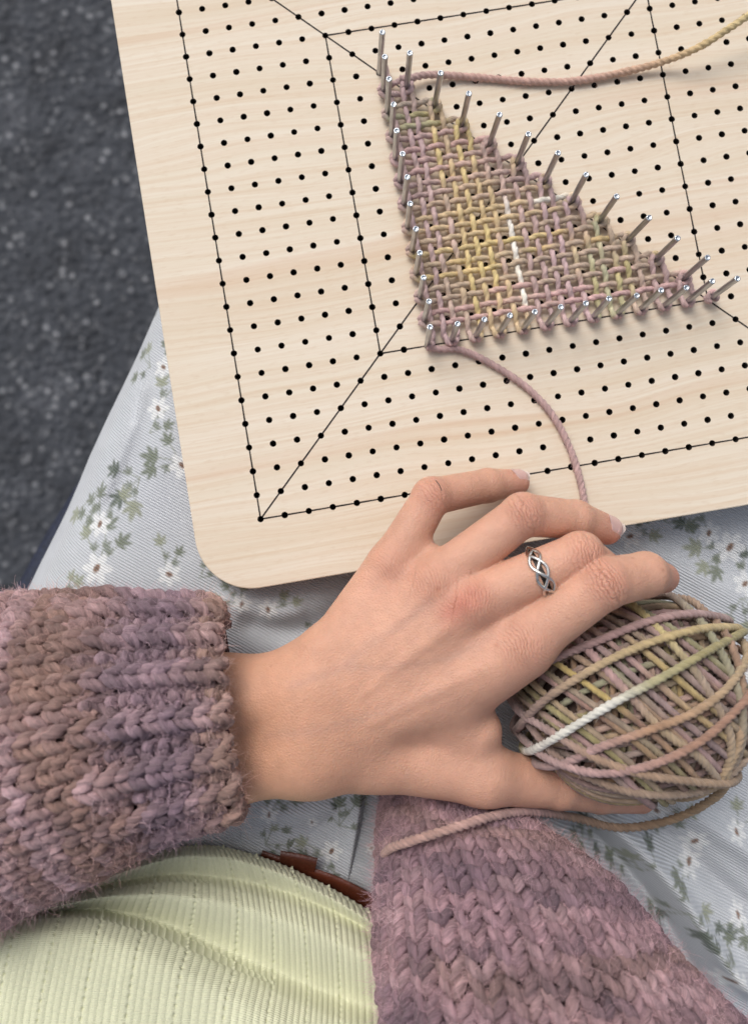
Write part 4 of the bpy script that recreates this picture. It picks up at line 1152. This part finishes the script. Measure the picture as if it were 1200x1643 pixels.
def on_ball(px, py, s):
    """where the sight line through a pixel meets the ball's surface at scale s"""
    c = CAM; v = W(px, py, 0)-CAM; v /= np.linalg.norm(v)
    ts = np.linspace(15, 36, 1500); q = ((c+v*ts[:, None]-bc)@E3.T)/(AX*s)
    f = (np.abs(q)**2.5).sum(1); i = np.where(f < 1)[0]
    if len(i): return c+v*ts[i[0]]
    p = c+v*ts[np.argmin(f)]; return ell_pt(((p-bc)@E3.T)[None], s)[0]
OUTER = [  # outermost turns, followed across the front
    ([(900, 1052), (960, 1028), (1040, 997), (1110, 985), (1168, 990)], [(0, MAUVE), (4, PINK), (9, MAUVE)]),
    ([(845, 1150), (880, 1118), (960, 1068), (1040, 1032), (1120, 1010), (1186, 1003)], [(0, MAUVE), (3, lin(172, 146, 132)), (5, TAN*1.1), (8, lin(204, 182, 136))]),
    ([(862, 1200), (900, 1178), (980, 1130), (1060, 1088), (1130, 1048), (1190, 1015)], [(0, OLIVE), (.8, WHT*.9), (2, WHT), (5.5, WHT), (7, lin(196, 188, 148)), (9, OLIVE)]),
    ([(912, 1222), (960, 1200), (1040, 1172), (1110, 1145), (1165, 1105), (1196, 1060)], [(0, MAUVE), (3, PINK), (5, lin(188, 150, 122)), (9, TAN)]),
    ([(838, 1146), (880, 1172), (945, 1212), (1020, 1240), (1090, 1252), (1155, 1258)], [(0, MAUVE), (3, MAUVE), (5, lin(180, 150, 128)), (9, lin(172, 146, 122))]),
    ([(826, 1172), (870, 1212), (930, 1236), (985, 1240), (1060, 1222), (1130, 1185), (1190, 1130)], [(0, MAUVE), (3, MAUVE), (6, PINK), (9, lin(178, 140, 120))]),
    ([(1020, 975), (1075, 1030), (1130, 1100), (1170, 1180), (1165, 1240)], [(0, YEL), (3, lin(206, 190, 140)), (5, TAUPE), (9, TAN)]),
    ([(940, 1040), (1000, 1105), (1060, 1170), (1120, 1215), (1150, 1250)], [(0, PINK), (3, PINK), (5, TAN), (9, TAUPE)]),
    ([(1080, 950), (1130, 1005), (1180, 1100), (1190, 1180), (1165, 1250)], [(0, MAUVE), (4, GRN), (9, TAUPE)]),
    ([(1120, 962), (1165, 1020), (1190, 1100), (1185, 1190), (1158, 1245)], [(0, TAUPE), (4, lin(170, 140, 120)), (9, TAN)]),
    ([(850, 1165), (900, 1220), (980, 1262), (1060, 1276), (1130, 1268), (1160, 1250)], [(0, MAUVE), (5, lin(160, 136, 118)), (9, TAUPE)])]
for k, (pts, stops) in enumerate(OUTER):
    s0 = 1.0+.012*(k % 3) if k < 6 else .965
    P = [on_ball(x, y, s0) for x, y in pts]
    # carry the turn on round the far side at both ends
    def on(p, q, n=5):
        d_ = p-q; o_ = []
        u0 = ((p-bc)@E3.T); tv = (d_@E3.T)
        for i in range(1, n+1):
            u1 = u0+tv/np.linalg.norm(tv)*.8*i+np.array([0, 0, -.16*i*i])
            o_.append(ell_pt(u1[None], s0)[0])
        return o_
    P = on(P[0], P[1])[::-1]+P+on(P[-1], P[-2])
    st = [(a_+3.0, c_) for a_, c_ in stops]
    f2 = fourier(k+800, 6, 1, 5)
    wraps.append(strand('yarn_wrap', np.array(P), BR*1.2, lambda Q, s, st=st, f2=f2: pal(s, st)*(.86+.06*f2(s)[:, None]), M_yarn, yb, seed=500+k, step=.06, sides=14, plies=3, pitch=.72))
# end of the yarn leaving the ball, along its underside and over the near sleeve
tp = [(1150, 1235, 2.2), (1162, 1262, 1.2), (1120, 1296, .2), (1060, 1320, -.6), (990, 1328, -.8), (920, 1312, -.3), (850, 1302, 1.3), (790, 1310, 2.5), (740, 1325, 3.05), (690, 1340, 3.1), (648, 1353, 2.6), (622, 1364, 1.8), (610, 1385, .5), (606, 1400, -.6)]
P = np.array([W(*p) for p in tp])
wraps.append(strand('yarn_end', P, BR*1.35, lambda Q, s: pal(s, [(0, TAN*.9), (4, lin(160, 136, 110)), (9, lin(150, 124, 108)), (11, PINK*.95), (16, lin(180, 146, 136))])*(1+.06*fourier(61, 6, 1, 4)(s)[:, None]), M_yarn, yb, seed=600, step=.05, sides=14, plies=3, pitch=.75))
p, q, c = mesh_samples(wraps, 14000, 8, up=-.1)
fuzz('loose_fibre', p, q, c*1.25, .42, .0042, yb, 9, 6, .8)

# ================================================================== RING
m, t, b = mat_new('silver'); M_silver = m
nn = noise(t, N(t, 'ShaderNodeTexCoord').outputs['Object'], 800, 3)
t.links.new(ramp(t, nn.outputs[0], [(.3, lin(190, 186, 180)), (.7, lin(226, 224, 220))]), b.inputs['Base Color'])
b.inputs['Metallic'].default_value = 1; b.inputs['Roughness'].default_value = .24; bump(t, b, nn.outputs[0], .15, .0003)
m, t, b = mat_new('tarnished_silver'); M_tarn = m
b.inputs['Base Color'].default_value = (*lin(52, 48, 46), 1); b.inputs['Metallic'].default_value = .8; b.inputs['Roughness'].default_value = .5
rc = MIDL[0][0]*.37+MIDL[1][0]*.63
ra_ = MIDL[1][0]-MIDL[0][0]; ra_ /= np.linalg.norm(ra_)
ru = np.array([0, 0, 1.0]); ru = ru-ra_*(ru@ra_); ru /= np.linalg.norm(ru); rs = np.cross(ra_, ru)
q = np.linspace(0, 2*np.pi, 120, endpoint=False)
base = np.empty(len(q))
for _k in range(1):
    lo_ = np.zeros(len(q)); hi_ = np.full(len(q), 1.3); D_ = rs*np.cos(q)[:, None]+ru*np.sin(q)[:, None]
    for _ in range(20):
        md = (lo_+hi_)/2; ins = np.minimum(cone(np.ascontiguousarray((rc+D_*md[:, None]).T.astype(np.float32)), MIDL[0], MIDL[1]), 9) < 0
        lo_ = np.where(ins, md, lo_); hi_ = np.where(ins, hi_, md)
    base = lo_+.055
rg = empty('ring', rc-ru*.85)
tag(rg, 'silver knotwork ring worn on the hand beside the yarn ball', 'ring')
def band(name, ax_off, rad_off, r_, flat, mat):
    P = rc+D_*(base+rad_off)[:, None]+ra_*ax_off[:, None]
    T_ = np.roll(P, -1, 0)-np.roll(P, 1, 0); T_ /= np.linalg.norm(T_, axis=1)[:, None]
    B_ = np.cross(T_, D_); B_ /= np.linalg.norm(B_, axis=1)[:, None]; N_ = np.cross(B_, T_)
    th_ = np.arange(10)/10*2*np.pi
    V = P[:, None]+B_[:, None]*(np.cos(th_)*r_)[None, :, None]+N_[:, None]*(np.sin(th_)*r_*flat)[None, :, None]
    return mk(name, V.reshape(-1, 3), gridfaces(len(P), 10, cu=True, cv=True), mat, rg)
wid = .06+.18*smooth(np.sin(q), -.1, .9)
band('knot_band', wid*np.sin(3*q+.5), .03*np.cos(6*q+1.0)+.03, .058, .75, M_silver)
band('knot_band', wid*np.sin(3*q+.5+2.094), .03*np.cos(6*q+1.0+4.19)+.03, .058, .75, M_silver)
band('knot_band', wid*np.sin(3*q+.5+4.189), .03*np.cos(6*q+1.0+8.38)+.03, .058, .75, M_silver)
P0 = np.stack([rc+D_*(base-.045)[:, None]+ra_*(k*(wid*.42))[:, None] for k in (-1, 1)], 1)
mk('inner_band', P0.reshape(-1, 3), gridfaces(len(q), 2, cu=True), M_tarn, rg)

# ================================================================== CHAIR under the thighs
m, t, b = mat_new('navy_canvas'); M_navy = m
co = N(t, 'ShaderNodeTexCoord').outputs['Object']
nn = noise(t, co, 600, 3); t.links.new(ramp(t, nn.outputs[0], [(.3, lin(18, 22, 36)), (.75, lin(42, 50, 74))]), b.inputs['Base Color'])
b.inputs['Roughness'].default_value = .7; bump(t, b, nn.outputs[0], .4, .0006)
ch = empty('chair', W(150, 1150, -SINK))
tag(ch, 'navy canvas chair edge showing beside the thigh', 'chair')
ced = np.array([W(x, y, -12.5) for x, y in ((210, 690), (168, 760), (130, 822), (92, 884), (48, 962), (-10, 1050), (-60, 1180), (-90, 1400), (-90, 1750))])
ced = spline(ced, 70)
T_, N_, B_ = frames(ced)
th_ = np.arange(14)/14*2*np.pi
V = ced[:, None]+(N_[:, None]*np.cos(th_)[None, :, None]+B_[:, None]*np.sin(th_)[None, :, None])*1.0
mk('edge_rail', V.reshape(-1, 3), gridfaces(70, 14, cv=True), M_navy, ch)
seat = np.stack([ced+np.array([k*28.0, 0, -.2-.8*math.sin(k*3.1)]) for k in np.linspace(0, 1, 12)], 1)
mk('seat_panel', seat.reshape(-1, 3), gridfaces(70, 12), M_navy, ch)
for k in (6, 62):
    p = ced[k]; 
    for dx in (1.0, 26.0):
        c0 = p+np.array([dx, 0, -.8]); c1 = np.array([p[0]+dx*.9, p[1], -SINK])
        ring_ = np.stack([np.cos(th_), np.sin(th_), 0*th_], 1)*.9
        mk('leg', np.vstack([c0+ring_, c1+ring_]), gridfaces(2, 14, cv=True), M_navy, ch)

# ------------------------------------------------------------------ a fine hair caught on the little finger
hp = []
for (x, y) in ((699, 771), (703, 776), (706, 781), (708, 787)):
    p = W(x, y, 6.0); v = CAM-p; v /= np.linalg.norm(v)
    ts = np.linspace(0, 6, 400); f = hand_sdf(p-v*ts[:, None]); hp.append(p-v*(ts[np.argmax(f < 0)]-.02))
m, t, b = mat_new('dark_hair'); b.inputs['Base Color'].default_value = (*lin(60, 44, 38), 1); b.inputs['Roughness'].default_value = .6
V, F, _s = yarn(spline(np.array(hp), 14), .016, sides=6, plies=1, groove=(0, 1), cap=False)
mk('stray_hair', V, F, m, hand)
